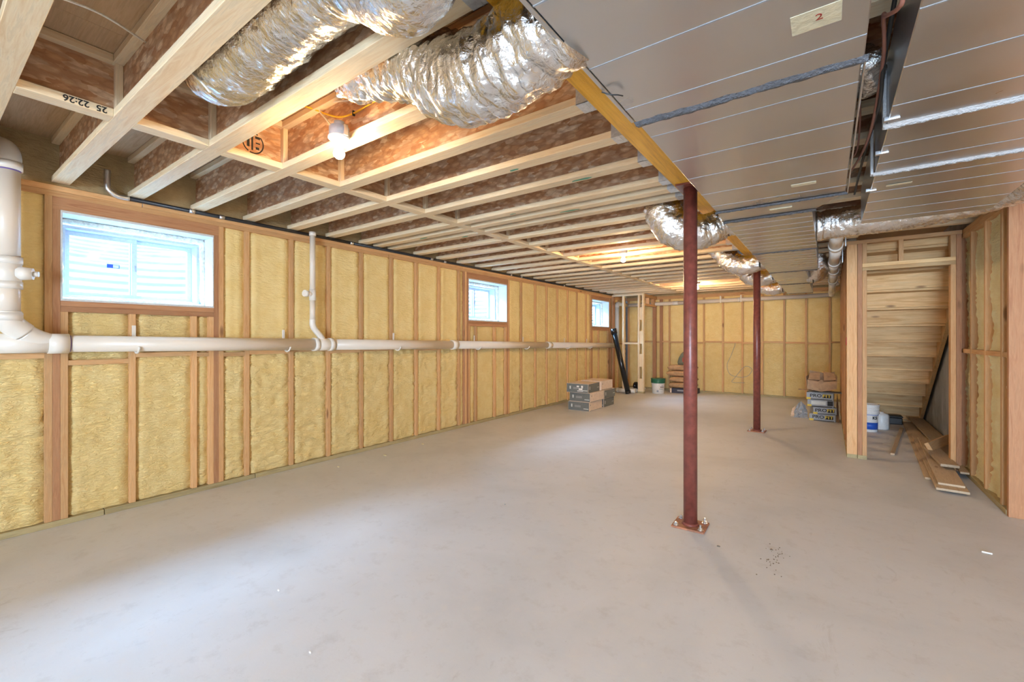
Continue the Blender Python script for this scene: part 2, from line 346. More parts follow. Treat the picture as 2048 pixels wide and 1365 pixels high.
for y in full: lw('stud', y-SW, y+SW, .040, ZP, 'stud'); edges.append((y-SW, y+SW))
for wi, (a, b) in enumerate(WINS):
    for n, (y0, y1) in enumerate([(a-.076, a-.0385), (b+.0385, b+.076)]): lw('stud', y0, y1, .040, ZP, 'stud' if n == 0 else 'plate')
    lw('header', a-.038, b+.038, WZ1+.01, ZP, 'red')
    lw('stud', a-.038, a-.0005, .040, WZ1+.01, 'red'); lw('stud', b+.0005, b+.038, .040, WZ1+.01, 'red')
    lw('sill', a, b, 1.512, 1.549, 'red'); lw('sill', a, b, 1.474, 1.5115, 'red')
    edges.append((a-.076, b+.076))
    cr = {0: [a+.019, 1.024, 1.425, b-.019], 1: [a+.019, 5.045, 5.504, b-.019], 2: [a+.019, 9.40, b-.019], 3: [-3.2]}[wi]
    for y in cr: lw('stud', y-SW, y+SW, .040, 1.474, 'stud')
    cs = sorted(cr)
    for j in range(len(cs)-1):
        y0, y1 = cs[j]+SW, cs[j+1]-SW; zb = 1.10 if (wi == 0 and j == 0) else 1.135+.01*(j % 2)
        lw('blocking', y0, y1, zb, zb+.036, 'stud')
        foam_panel(wl, frame_m((XW, y0, .042), (0, 1, 0), (0, 0, 1)), y1-y0, zb-.042, .017 if wi == 0 else .03, .020, .010, seedv=j*3.1+wi)
        foam_panel(wl, frame_m((XW, y0, zb+.036), (0, 1, 0), (0, 0, 1)), y1-y0, 1.474-zb-.036, .017 if wi == 0 else .03, .022, .008, seedv=j*3.7+wi*2)
for y0, y1 in [(10.07, 10.115), (4.775, 4.786)]: lw('stud', y0, y1, .040, ZP, 'red')
edges += [(10.06, 10.14), (4.774, 4.80), (-5.2, -5.0), (11.1, 11.3)]
edges.sort(); gaps = []; cur = -5.0
for a, b in edges:
    if a-cur > .03: gaps.append((cur, a))
    cur = max(cur, b)
for i, (y0, y1) in enumerate(gaps):
    near = -.3 < y0 < 4.3; st = .017 if near else (.03 if y0 > 0 else .05)
    if y1-y0 < .12:
        foam_panel(wl, frame_m((XW, y0, .042), (0, 1, 0), (0, 0, 1)), y1-y0, ZP-.042, .03, .02, .006, seedv=i); continue
    zb = 1.13+.012*((i*7) % 3)
    lw('blocking', y0, y1, zb, zb+.036, 'stud')
    foam_panel(wl, frame_m((XW, y0, .042), (0, 1, 0), (0, 0, 1)), y1-y0, zb-.042, st, .016, .016, seedv=i*1.7)
    foam_panel(wl, frame_m((XW, y0, zb+.036), (0, 1, 0), (0, 0, 1)), y1-y0, ZP-zb-.036, st, .014, .0035, seedv=i*2.3+9, mat='foam_smooth')
# foam over the rim, behind and between the joist ends
foam_panel(wl, frame_m((-4.335, -5.0, 2.338), (0, 1, 0), (0, 0, 1)), 16.1, .335, .06, .0, .012, mat='foam_shaded', groove=0, name='rim_foam')
# ---- windows
for wi, (a, b) in enumerate(WINS):
    wr = root('window_%d' % (wi+1), kind='structure')
    for p, q in [((-4.64, a, WZ0-.006), (-4.286, b, WZ0+.010)), ((-4.64, a, WZ1-.008), (-4.286, b, WZ1+.01)), ((-4.64, a, WZ0+.010), (-4.286, a+.010, WZ1-.008)), ((-4.64, b-.010, WZ0+.010), (-4.286, b, WZ1-.008))]:
        box('jamb', p, q, 'skirt', wr)
    x0, x1 = -4.64, -4.50; y0, y1, z0, z1 = a+.035, b-.035, WZ0+.030, WZ1-.050
    for p, q in [((x0, y0, z0), (x1, y1, z0+.022)), ((x0, y0, z1-.022), (x1, y1, z1)), ((x0, y0, z0+.022), (x1, y0+.022, z1-.022)), ((x0, y1-.022, z0+.022), (x1, y1, z1-.022))]:
        box('window_frame', p, q, 'vinyl', wr)
    ym = (y0+y1)/2
    for n, (sa, sb, sx) in enumerate([(y0+.022, ym+.02, -4.585), (ym-.02, y1-.022, -4.615)]):
        sz0, sz1 = z0+.022, z1-.022; t = .034
        sash = None
        for p, q in [((sx-.024, sa, sz0), (sx, sb, sz0+t)), ((sx-.024, sa, sz1-t), (sx, sb, sz1)), ((sx-.024, sa, sz0+t), (sx, sa+t, sz1-t)), ((sx-.024, sb-t, sz0+t), (sx, sb, sz1-t))]:
            box('sash', p, q, 'vinyl', wr)
        box('pane', (sx-.014, sa+t, sz0+t), (sx-.010, sb-t, sz1-t), 'glass', wr, bev=0)
    box('latch', (-4.584, ym+.0, (z0+z1)/2-.02), (-4.574, ym+.014, (z0+z1)/2+.03), 'boxgrey', wr)
    if wi == 0:
        st = box('sticker', (-4.594, .938, 1.845), (-4.5935, 1.015, 1.875), 'blue', wr, bev=0); st['label'] = 'small blue sticker on glass'
        box('sticker', (-4.5932, .975, 1.848), (-4.5929, 1.010, 1.872), 'clight', wr, bev=0)
    # ragged foam bead sealing the frame to the jamb
    def bead(s, ang, p): return .012*mn.noise(Vector(p)*26)+.006*mn.noise(Vector(p)*70)
    pth = [(a+.018, WZ0+.02), (b-.018, WZ0+.02), (b-.018, WZ1-.026), (a+.018, WZ1-.026)]
    for q in range(4):
        p0, p1 = pth[q], pth[(q+1) % 4]; n = 60
        tube('foam_bead', [Vector((-4.475, p0[0]+(p1[0]-p0[0])*j/n, p0[1]+(p1[1]-p0[1])*j/n)) for j in range(n+1)], .020, 'seal', wr, 10, disp=bead)
    # corrugated steel well outside
    bm = bmesh.new(); nz, na = 170, 36; g = []; yc = (a+b)/2
    for j in range(nz+1):
        z = 1.30+1.25*j/nz; r = .010*math.sin(2*PI*z/.068)
        g.append([bm.verts.new((-4.66-(.62+r)*math.sin(PI*i/na)**.8, yc-(.60+r)*math.cos(PI*i/na), z)) for i in range(na+1)])
    for j in range(nz):
        for i in range(na): bm.faces.new((g[j][i], g[j][i+1], g[j+1][i+1], g[j+1][i]))
    wo = bmesh_obj('window_well', bm, M['well'], None, True)
    tag(wo, 'corrugated steel window well outside the ' + ['nearest left wall window', 'middle left wall window', 'farthest left wall window', 'left wall window behind the camera'][wi], 'window well')
    md = wo.modifiers.new('thick', 'SOLIDIFY'); md.thickness = .002
    box('well_gravel', (-5.30, yc-.62, 1.28), (-4.66, yc+.62, 1.33), 'concrete', wr)
# ================================================================== CEILING
ce = root('ceiling', kind='structure')
ZJ = 2.36; ZS = 2.664; BXL, BXR = -.86, -.727
for i in range(-3, 14):
    y0 = -5.1+(i+3)*1.22
    if y0 > 11.2: break
    for (xa, xb) in [(-4.4, -2.6), (-2.598, -.16), (-.158, 2.28), (2.282, 3.3)]: box('subfloor_panel', (xa, y0+.001, ZS), (xb, min(y0+1.219, 11.4), ZS+.019), 'subfloor', ce, bev=.001)
JY = [.64+.403*k2 for k2 in range(-13, 26)]
FW = .0445
def joist(xa, xb, y, par=ce):
    bm = bmesh.new(); L = xb-xa
    bm_box(bm, (-.019, -FW, -L/2), (.019, FW, L/2)); r = bm_box(bm, (-.283, -FW, -L/2), (-.245, FW, L/2))
    bmesh.ops.bevel(bm, geom=bm.edges[:], offset=.002, segments=1, affect='EDGES')
    key = ('j', round(L, 3)); me = _boxc.get(key)
    if me is None:
        me = bpy.data.meshes.new('joist'); bm.to_mesh(me); me.materials.append(M['flange']); _boxc[key] = me
    bm.free()
    o = bpy.data.objects.new('joist', me); COL.objects.link(o); o.parent = par; o.rotation_euler = (0, PI/2, 0); o.location = ((xa+xb)/2, y, ZJ+.019)
    key = ('w', round(L, 3)); me = _boxc.get(key)
    if me is None:
        bm = bmesh.new(); bm_box(bm, (-.25, -.0055, -L/2), (-.012, .0055, L/2)); me = bpy.data.meshes.new('web'); bm.to_mesh(me); bm.free(); me.materials.append(M['osb']); _boxc[key] = me
    wb = bpy.data.objects.new('web', me); COL.objects.link(wb); wb.parent = o
    return o
LJ = JY + [3.255]
for y in LJ: joist(-4.31, BXL-.003, y)
for y in JY:
    if y < 5.6: joist(BXR+.003, 3.25, y)
    else: joist(BXR+.003, .26, y)
for y in (5.83, 5.875): box('header_joist', (.10, y-.021, 2.375), (1.3, y+.021, 2.66), 'beam' if 0 else 'flange', ce)
# blocking between joists at mid span
bys = sorted(LJ)
XB = -2.84
for i in range(len(bys)-1):
    ya, yb = bys[i]+FW, bys[i+1]-FW
    if yb-ya < .08: ya, yb = bys[i]+.045, bys[i+1]-.045
    L = yb-ya; yc = (ya+yb)/2
    if L < .06: continue
    key = ('b', round(L, 3)); me = _boxc.get(key)
    if me is None:
        bm = bmesh.new(); bm_box(bm, (-FW, -.019, -L/2), (FW, .019, L/2)); bm_box(bm, (-FW, .245, -L/2), (FW, .283, L/2)); bmesh.ops.bevel(bm, geom=bm.edges[:], offset=.002, segments=1, affect='EDGES')
        me = bpy.data.meshes.new('blocking'); bm.to_mesh(me); bm.free(); me.materials.append(M['flange']); _boxc[key] = me
    o = bpy.data.objects.new('blocking', me); COL.objects.link(o); o.parent = ce; o.rotation_euler = (PI/2, 0, 0); o.location = (XB, yc, ZJ+.019)
    Lw = bys[i+1]-bys[i]-.014; key = ('bw', round(Lw, 3)); me = _boxc.get(key)
    if me is None:
        bm = bmesh.new(); bm_box(bm, (-.0055, .017, -Lw/2), (.0055, .247, Lw/2)); me = bpy.data.meshes.new('web'); bm.to_mesh(me); bm.free()
        me.transform(Matrix.Rotation(-PI/2, 4, 'Z')); me.materials.append(M['osb']); _boxc[key] = me
    wb = bpy.data.objects.new('web', me); COL.objects.link(wb); wb.parent = o; wb.rotation_euler = (0, 0, PI/2); wb.location = (0, 0, (bys[i]+bys[i+1])/2*-1+yc)
    st = box('stiffener', (XB+.006, bys[i+1]-.036, ZJ+.039), (XB+.042, bys[i+1]-.007, ZJ+.263), 'flange', ce)
# stamped writing on the blocks nearest the camera
cb = [o for o in ce.children if o.name.startswith('blocking')]
bx = XB+FW+.0004
text('stamp_print', '25  22:26', .040, 'ink', ce, frame_m((bx, .497, ZJ+.019), (0, -1, 0), (0, 0, -1)), bold=.0008)
rg = bmesh.new(); R0, R1 = .058, .066
for q in range(40):
    if q in (5, 6, 27): continue
    a0, a1 = 2*PI*q/40, 2*PI*(q+1)/40
    v4 = [rg.verts.new((XB+.0062, 1.245+r*math.cos(t)*.95, 2.478+r*math.sin(t))) for r, t in ((R0, a0), (R1, a0), (R1, a1), (R0, a1))]; rg.faces.new(v4)
for p, q in [((-.035, -.03), (-.02, .04)), ((-.01, -.045), (0.0, .05)), ((.015, .0), (.04, .008)), ((.012, .03), (.04, .045)), ((.015, -.035), (.035, -.02))]:
    bm_box(rg, (XB+.0058, 1.245+p[0], 2.478+p[1]), (XB+.0066, 1.245+q[0], 2.478+q[1]))
bmesh_obj('stamp_print', rg, M['ink'], ce)
for (x, y, s, sy) in [(-1.35, 2.655+FW-.03, .10, .02), (-1.62, 2.27, .05, .014), (-1.75, 3.27, .13, .022), (-3.1, 3.46, .07, .02), (-3.5, 3.255, .08, .018), (-2.2, 3.07, .05, .012)]:
    bm = bmesh.new(); pts = [(x+s*math.cos(2*PI*q/14)*(.7+.4*mn.noise((q*1.3, x, y))), y+sy*math.sin(2*PI*q/14)*(.8+.6*mn.noise((q*.9, y, x))), ZJ-.0008) for q in range(14)]
    bm.faces.new([bm.verts.new(p) for p in pts]); bmesh_obj('paint_mark', bm, M['green_ink'], ce)
# ---- support beam with hangers
be = root('support_beam', 'golden coated laminated beam running the length of the room on the red posts', 'beam', (-.79, 3, 2.335))
for y0, y1 in [(-5.0, 3.17), (3.172, 6.92), (6.922, 11.05)]: box('beam_section', (BXL, y0, 2.335), (BXR, y1, 2.66), 'beam', be, bev=.004)
for y in LJ:
    if y < -1: continue
    for sgn, x in ((-1, BXL), (1, BXR)):
        if sgn == 1 and y < .5: continue
        bm = bmesh.new(); xo = x+sgn*.078
        bm_box(bm, (min(x, xo), y-FW-.003, 2.3575), (max(x, xo), y+FW+.003, 2.3595))
        for s2 in (-1, 1):
            bm_box(bm, (min(x, xo), y+s2*(FW+.0005), 2.3575), (max(x, xo), y+s2*(FW+.0030), 2.44)); bm_box(bm, (x, y+s2*(FW+.001), 2.36), (x+sgn*.002, y+s2*(FW+.028), 2.45))
            for zz in (2.385, 2.42): bm_box(bm, (x+sgn*.002, y+s2*(FW+.012), zz), (x+sgn*.005, y+s2*(FW+.020), zz+.008))
        for q in (.018, .036): bm_box(bm, (x+sgn*q-.0015, y-FW-.003, 2.3565), (x+sgn*q+.0015, y+FW+.003, 2.3578))
        bm.transform(Matrix.Translation(-be.location)); bmesh_obj('joist_hanger', bm, M['hanger'], be)
# ================================================================== FAR WALL
wf = root('wall_back', kind='structure')
YF = 11.1
bm = bmesh.new(); bm_box(bm, (-4.40, 11.21, -.02), (1.45, 11.44, 2.66)); bmesh_obj('foundation', bm, M['concrete'], wf)
box('top_plate', (-4.29, YF, ZP), (-.5, YF+.089, 2.2995), 'plate', wf); box('top_plate', (-.498, YF, ZP), (1.19, YF+.089, 2.2995), 'plate', wf); box('top_plate', (-4.29, YF, 2.300), (1.19, YF+.089, ZT), 'plate', wf)
box('bottom_plate', (-4.29, YF-.006, 0), (-1.0, YF+.089, .04), 'treated', wf); box('bottom_plate', (-.998, YF-.006, 0), (1.19, YF+.089, .04), 'treated', wf)
xs = [-4.24, -3.97, -3.56, -3.41, -3.372, -3.19, -2.79, -2.39, -1.977, -1.572, -1.178, -.766, -.373, .03, .43, .83, 1.17]
for i, x in enumerate(xs): box('stud', (x-SW, YF, .04), (x+SW, YF+.089, ZP), 'red' if i in (3, 4) else 'stud', wf)
for i in range(len(xs)-1):
    x0, x1 = xs[i]+SW, xs[i+1]-SW
    if x1-x0 < .05: continue
    zb = 1.165+.012*((i*5) % 3)
    if x1-x0 > .1: box('blocking', (x0, YF, zb), (x1, YF+.089, zb+.036), 'stud', wf)
    foam_panel(wf, frame_m((x0, YF, .042), (1, 0, 0), (0, 0, 1)), x1-x0, zb-.042, .035, .018, .009, seedv=i*2.7); foam_panel(wf, frame_m((x0, YF, zb+.036), (1, 0, 0), (0, 0, 1)), x1-x0, ZP-zb-.036, .035, .018, .003, seedv=i*1.3, mat='foam_smooth')
foam_panel(wf, frame_m((-4.35, YF+.04, ZT), (1, 0, 0), (0, 0, 1)), 5.6, .33, .08, 0, .01, mat='foam_shaded', groove=0, name='rim_foam')
# ---- open stud partition boxing in the far left corner
pc = root('wall_corner', kind='structure')
YP = 10.10
box('top_plate', (-4.27, YP, 2.300), (-3.49, YP+.089, ZT), 'flange', pc); box('top_plate', (-3.58, YP+.09, 2.300), (-3.49, YF-.002, ZT), 'stud', pc); box('top_plate', (-3.58, YP+.09, 2.2615), (-3.49, YF-.002, 2.2995), 'stud', pc)
for x0, x1, z0, z1 in [(-4.27, -4.232, .04, 2.30), (-4.01, -3.972, .04, 2.30), (-3.63, -3.592, .04, 2.30), (-3.53, -3.492, .04, 2.30)]: box('stud', (x0, YP, z0), (x1, YP+.089, z1), 'flange' if x0 > -4.2 else 'red', pc)
for z0 in (.04, .62, 1.16, 1.72): box('blocking', (-3.592, YP+.01, z0), (-3.53, YP+.075, z0+.30), 'flange', pc)
box('blocking', (-3.972, YP, 1.15), (-3.63, YP+.089, 1.188), 'flange', pc); box('blocking', (-3.58, YP+.09, 2.07), (-3.49, YF-.002, 2.108), 'plate', pc)
for y in (10.5, 10.9): box('stud', (-3.58, y-SW, 2.108), (-3.491, y+SW, 2.2615), 'stud', pc)
box('stud', (-3.58, 11.02, .04), (-3.491, 11.058, 2.07), 'red', pc); box('bottom_plate', (-4.27, YP, 0), (-3.972, YP+.089, .04), 'treated', pc); box('bottom_plate', (-3.63, YP, 0), (-3.492, YP+.089, .04), 'treated', pc)
# ================================================================== RIGHT SIDE
wr_ = root('wall_right', kind='structure'); XR = 1.056
bm = bmesh.new(); bm_box(bm, (1.20, 4.75, -.02), (1.45, 11.20, 2.66)); bmesh_obj('foundation', bm, M['concrete'], wr_)
box('bottom_plate', (XR-.004, 4.70, 0), (XR+.089, 6.07, .04), 'treated', wr_)
box('top_plate', (XR, 4.70, 2.30), (XR+.089, 6.07, ZT), 'stud', wr_); box('top_plate', (XR, 4.70, ZP), (XR+.089, 6.07, 2.2995), 'stud', wr_)
sy = [4.81, 5.24, 5.68, 6.035]
for i, y in enumerate(sy): box('stud', (XR, y, .04), (XR+.089, y+.038, ZP), 'stud' if i != 3 else 'red', wr_)
pv = 4.70
for i, y in enumerate(sy):
    if y-pv > .05:
        box('blocking', (XR+.002, pv, 1.15), (XR+.06, y, 1.188), 'stud', wr_)
        foam_panel(wr_, frame_m((XR, pv, .042), (0, 1, 0), (0, 0, 1)) @ Matrix.Diagonal((1, 1, -1, 1)), y-pv, 1.108, .02, .052, .012, mat='foam_pale', seedv=i*3.3, groove=-.016, bulge=.022)
        foam_panel(wr_, frame_m((XR, pv, 1.19), (0, 1, 0), (0, 0, 1)) @ Matrix.Diagonal((1, 1, -1, 1)), y-pv, 1.07, .02, .052, .010, mat='foam_pale', seedv=i*4.1+2, groove=-.016, bulge=.022)
    pv = y+.038
box('corner_post', (XR, 4.658, 0.0), (XR+.14, 4.698, ZT), 'red', wr_)
# return wall and the unseen part of the room
wq = root('wall_right_return', kind='structure')
bm = bmesh.new(); bm_box(bm, (1.20, 4.70, 0), (3.30, 4.745, 2.66)); bmesh_obj('sheathing', bm, M['osb'], wq)
wn = root('wall_right_near', kind='structure')
bm = bmesh.new(); bm_box(bm, (3.22, -5.1, 0), (3.30, 4.70, 2.66)); bmesh_obj('foundation', bm, M['concrete'], wn)
for i in range(8): foam_panel(wn, frame_m((3.215, -5+i*1.21+.02, .04), (0, 1, 0), (0, 0, 1)) @ Matrix.Diagonal((1, 1, -1, 1)), 1.17, 2.25, .1, .0, .008, seedv=i)
for i in range(25): box('stud', (3.14, -5+i*.403, 0), (3.21, -4.962+i*.403, 2.338), 'stud', wn)
# wall behind the camera with an unseen glazed door added to let in fill light
wb_ = root('wall_front', kind='structure')
bm = bmesh.new()
for p, q in [((-4.65, -5.2, 0), (-.20, -5.0, 2.66)), ((2.50, -5.2, 0), (3.3, -5.0, 2.66)), ((-.20, -5.2, 2.25), (2.50, -5.0, 2.66))]: bm_box(bm, p, q)
bmesh_obj('sheathing', bm, M['foam'], wb_)
dr = root('added_door_1', kind='structure')
for p, q in [((-.20, -5.14, .02), (-.14, -5.04, 2.25)), ((2.44, -5.14, .02), (2.50, -5.04, 2.25)), ((-.14, -5.14, 2.19), (2.44, -5.04, 2.25)), ((-.14, -5.14, .02), (2.44, -5.04, .08)), ((1.11, -5.14, .08), (1.19, -5.04, 2.19))]: box('added_door_frame', p, q, 'vinyl', dr)
box('pane', (-.14, -5.095, .08), (1.11, -5.09, 2.19), 'glass', dr, bev=0); box('pane', (1.19, -5.095, .08), (2.44, -5.09, 2.19), 'glass', dr, bev=0)
# ================================================================== STAIR WALLS
ws = root('wall_stair', kind='structure'); YS = 5.98
box('stud', (.165, YS, .04), (.254, YS+.038, 2.30), 'stud', ws); box('stud', (.2575, YS, .04), (.2955, YS+.089, 2.30), 'red', ws); box('stud', (.2965, YS, .04), (.3345, YS+.089, 2.010), 'plate', ws)
box('bottom_plate', (.165, YS, 0), (.254, 9.4, .04), 'treated', ws); box('bottom_plate', (.2575, YS, 0), (.3345, YS+.089, .04), 'treated', ws)
box('header', (.2965, YS, 2.0105), (1.009, YS+.089, 2.048), 'stair', ws); box('header', (.2965, YS, 2.0485), (1.009, YS+.089, 2.086), 'stair', ws)
box('stud', (.9715, YS, .0), (1.0095, YS+.089, 2.010), 'plate', ws); box('stud', (1.0105, YS, .0), (1.0485, YS+.089, 2.30), 'red', ws)
for x in (.2965, .589, .9715): box('cripple_stud', (x, YS, 2.0865), (x+.038, YS+.089, 2.30), 'stud', ws)
box('top_plate', (.10, YS, 2.3005), (1.052, YS+.089, ZT), 'stud', ws); box('top_plate', (.165, YS+.09, 2.3005), (.254, 9.4, ZT), 'red', ws)
for i in range(1, 9): box('stud', (.165, YS+.4*i, .04), (.254, YS+.4*i+.038, 2.30), 'stud' if i % 2 else 'red', ws)
tg = box('red_tag', (.158, YS+.02, 1.215), (.1645, YS+.05, 1.30), 'redp', ws)
# ================================================================== STAIRCASE
sc = root('staircase', 'pale timber staircase seen from underneath behind the framed opening', 'staircase', (.74, 9.2, 0))
def riserY(n): return 6.64+.264*n
def riserZ(n): return 1.857-.195*n
for n in range(-2, 10):
    y, z = riserY(n), max(.0, riserZ(n)); zt = z+.195 if n < 9 else riserZ(n)+.195
    box('riser', (.27, y, z-.004), (1.125, y+.019, min(zt-.026, 2.36)), 'stair', sc)
    if n < 9 and z > .05: box('tread', (.27, y+.0195, z-.030), (1.125, y+.30, z-.0045), 'stair', sc)
box('riser', (.27, 9.24, .0), (1.125, 9.26, .075), 'stair', sc)
for x0, x1 in ((.255, .269), (1.126, 1.164)):
    bm = bmesh.new(); sl = -.195/.264
    def zl(y, off): return 1.857+(y-6.64)*sl+off
    pr = [(6.07, zl(6.07, -.035)), (9.10, 0.0), (9.36, 0.0), (9.36, .20), (6.30, 2.36), (6.07, 2.36)]
    va = [bm.verts.new((x0, y, z)) for y, z in pr]; vb = [bm.verts.new((x1, y, z)) for y, z in pr]
    bm.faces.new(va); bm.faces.new(vb[::-1])
    for i in range(len(pr)): bm.faces.new((va[i], va[(i+1) % len(pr)], vb[(i+1) % len(pr)], vb[i]))
    bmesh.ops.recalc_face_normals(bm, faces=bm.faces); bm.transform(Matrix.Translation(-sc.location)); bmesh_obj('stringer', bm, M['stair'], sc)
# ================================================================== STEEL POSTS
def post(x, y, rz, label):
    p = root('steel_post', label, 'post', (x, y, 0), 'steel posts under the beam'); p.rotation_euler = (0, 0, rz)
    o = Vector((x, y, 0))
    a = bmesh.new(); bm_box(a, (-.105, -.095, .0), (.105, .095, .013)); bmesh.ops.bevel(a, geom=a.edges[:], offset=.002, segments=1, affect='EDGES'); bmesh_obj('base_plate', a, M['rusty'], p)
    s = bmesh.new(); bmesh.ops.create_cone(s, cap_ends=True, segments=32, radius1=.0445, radius2=.0445, depth=2.308); bmesh.ops.translate(s, vec=(0, 0, .013+1.154), verts=s.verts)
    so = bmesh_obj('shaft', s, M['rust'], p, True)
    lathe('weld_collar', [(.044, .013), (.056, .013), (.050, .022), (.044, .028)], 'rust', p, (0, 0, 0))
    a = bmesh.new(); bm_box(a, (-.075, -.1, 2.3215), (.075, .1, 2.3345)); bmesh_obj('cap_plate', a, M['rust'], p)
    for sx in (-1, 1):
        for sy in (-1, 1):
            bm = bmesh.new()
            for r, z0, z1, sg in ((.018, .013, .017, 16), (.0125, .017, .029, 6), (.0065, .029, .048 if sx > 0 else .036, 10)):
                r_ = bmesh.ops.create_cone(bm, cap_ends=True, segments=sg, radius1=r, radius2=r, depth=z1-z0); bmesh.ops.translate(bm, vec=(sx*.078, sy*.068, (z0+z1)/2), verts=r_['verts'])
            bmesh_obj('anchor_bolt', bm, M['zinc'], p)
    return p
post(-.768, 3.165, .02, 'red oxide steel post nearest the camera, bolted to the floor')
post(-.80, 6.92, -.04, 'red oxide steel post farther away, behind the nearer post')
# ================================================================== SHEET METAL DUCTS
ZD = 2.10; ZDT = 2.35
d1 = root('duct_trunk', 'wide galvanised duct trunk hung beside the golden beam', 'duct', (-.25, 2, ZD))
def dbox(par, name, x0, x1, y0, y1, mat='duct', z0=ZD, z1=ZDT, bev=.003): return box(name, (x0, y0, z0), (x1, y1, z1), mat, par, bev)
dbox(d1, 'duct_section', -.585, .085, -4.6, 1.62); dbox(d1, 'duct_section', -.585, .080, 1.632, 3.07, z0=ZD+.004)
bm = bmesh.new()
va = [bm.verts.new(Vector(p)-d1.location) for p in [(-.585, 3.075, ZD+.004), (.080, 3.075, ZD+.004), (.080, 3.075, ZDT), (-.585, 3.075, ZDT)]]; vb = [bm.verts.new(Vector(p)-d1.location) for p in [(-.592, 3.36, ZD+.004), (-.07, 3.36, ZD+.004), (-.07, 3.36, ZDT), (-.592, 3.36, ZDT)]]
bm.faces.new(va); bm.faces.new(vb)
for i in range(4): bm.faces.new((va[i], va[(i+1) % 4], vb[(i+1) % 4], vb[i]))
bmesh.ops.recalc_face_normals(bm, faces=bm.faces); bmesh_obj('reducer', bm, M['duct'], d1)
dbox(d1, 'duct_section', -.592, -.082, 3.365, 4.79); dbox(d1, 'duct_section', -.592, -.092, 4.80, 6.28); dbox(d1, 'duct_section', -.598, -.214, 6.30, 7.74); dbox(d1, 'duct_section', -.598, -.218, 7.75, 9.42)
def mastic(par, x0, x1, y, wd, mat='mastic', zz=ZD, amp=.006, lump=.005):
    bm = bmesh.new(); n = 60; row = []
    for i in range(n+1):
        x = x0+(x1-x0)*i/n; j1 = amp*mn.noise((x*23, y, 1)); j2 = amp*mn.noise((x*31, y, 4)); r = []
        for t, dz in ((-.5, 0), (-.38, -.5), (-.12, -.8), (0, -1.9), (.12, -.8), (.38, -.5), (.5, 0)):
            r.append(bm.verts.new((x, y+t*wd+(j1 if t < 0 else j2)*abs(t)*2, zz+.001+dz*(lump+.002*mn.noise((x*40, t*5, y))))))
        row.append(r)
    for i in range(n):
        for q in range(6): bm.faces.new((row[i][q], row[i][q+1], row[i+1][q+1], row[i+1][q]))
    bm.transform(Matrix.Translation(-par.location)); return bmesh_obj('mastic_seam', bm, M[mat], par, True)
mastic(d1, -.592, .095, 1.628, .052, amp=.010); mastic(d1, -.59, .088, 3.072, .035); mastic(d1, -.594, -.06, 3.365, .055, amp=.01); mastic(d1, -.594, -.08, 4.795, .045); mastic(d1, -.597, -.10, 6.29, .05); mastic(d1, -.6, -.21, 7.745, .05); mastic(d1, -.6, -.215, 9.40, .05)
def rib(par, x0, x1, y, zz=ZD, wd=.005, h=.0008):
    box('rib', (x0, y-wd/2, zz-h), (x1, y+wd/2, zz+.002), 'boxgrey', par, bev=0)
for y in (-.9, -.6, -.3, 0., .30, .60, .90, 1.21, 1.50): rib(d1, -.584, .084, y)
for y in (1.772, 2.078, 2.352, 2.655, 2.93): rib(d1, -.584, .079, y, ZD+.004)
for i in range(8): rib(d1, -.591, -.083, 3.52+.155*i)
for i in range(9): rib(d1, -.591, -.093, 4.93+.15*i, wd=.01)
for i in range(8): rib(d1, -.597, -.216, 6.45+.16*i, wd=.012)
for i in range(9): rib(d1, -.597, -.22, 7.90+.17*i, wd=.012)
box('side_flange', (.0855, 1.64, ZD-.003), (.0905, 3.07, ZD+.02), 'duct', d1); box('side_flange', (-.6, -4.6, ZD-.002), (-.587, 1.60, ZD+.012), 'duct', d1)
tl = box('tape_label', (-.078, 1.312, ZD-.0008), (.028, 1.394, ZD+.0002), 'tape', d1, bev=0); tl['label'] = 'beige masking tape with a red 2'
text('label_print', '2', .036, 'red_ink', d1, frame_m((-.018, 1.345, ZD-.0012), (1, -.1, 0), (.1, -1, 0)) @ Matrix.Rotation(PI, 4, 'X') if 0 else frame_m((-.018, 1.348, ZD-.0012), (1, 0, 0), (0, -1, 0)), ext=.0003)
box('tape_label', (-.30, 3.20, ZD-.0000), (-.18, 3.225, ZD+.0035), 'tape', d1, bev=0); box('tape_label', (-.16, 2.76, ZD+.0028), (-.05, 2.80, ZD+.0042), 'tape', d1, bev=0)
box('tape_label', (-.28, 5.35, ZD-.0008), (-.17, 5.40, ZD+.0005), 'tape', d1, bev=0)
d2 = root('duct_trunk', 'galvanised duct trunk with white sealed seams at the upper right', 'duct', (.5, 2, ZD))
dbox(d2, 'duct_section', .182, .83, -4.6, 2.19); dbox(d2, 'duct_section', .187, .83, 2.21, 2.795); dbox(d2, 'duct_section', .189, .83, 2.81, 3.97)
mastic(d2, .175, .835, 2.20, .05, 'mastic_w', amp=.006, lump=.007); mastic(d2, .18, .835, 2.803, .042, 'mastic_w', amp=.006, lump=.007)
for y in (.2, .5, .8, 1.12, 1.462, 1.75, 2.02): rib(d2, .183, .829, y)
for y in (2.42, 2.648): rib(d2, .188, .829, y)
for y in (2.95, 3.15, 3.37, 3.62, 3.85): rib(d2, .19, .829, y, wd=.006)
tl = box('tape_label', (.250, 3.03, ZD-.0045), (.352, 3.06, ZD-.0036), 'tape', d2, bev=0)
for y in (2.13, 2.50, 3.10): box('drive_cleat', (.168, y, ZD-.004), (.215, y+.018, ZD+.012), 'galv', d2)
for y in (2.2, 2.803): box('mastic_seam', (.170, y-.018, ZD-.004), (.181, y+.018, ZDT-.01), 'mastic_w', d2)
for y in (): box('hanger_strap', (.150, y, ZD+.05), (.180, y+.03, 2.357), 'galv', d2)
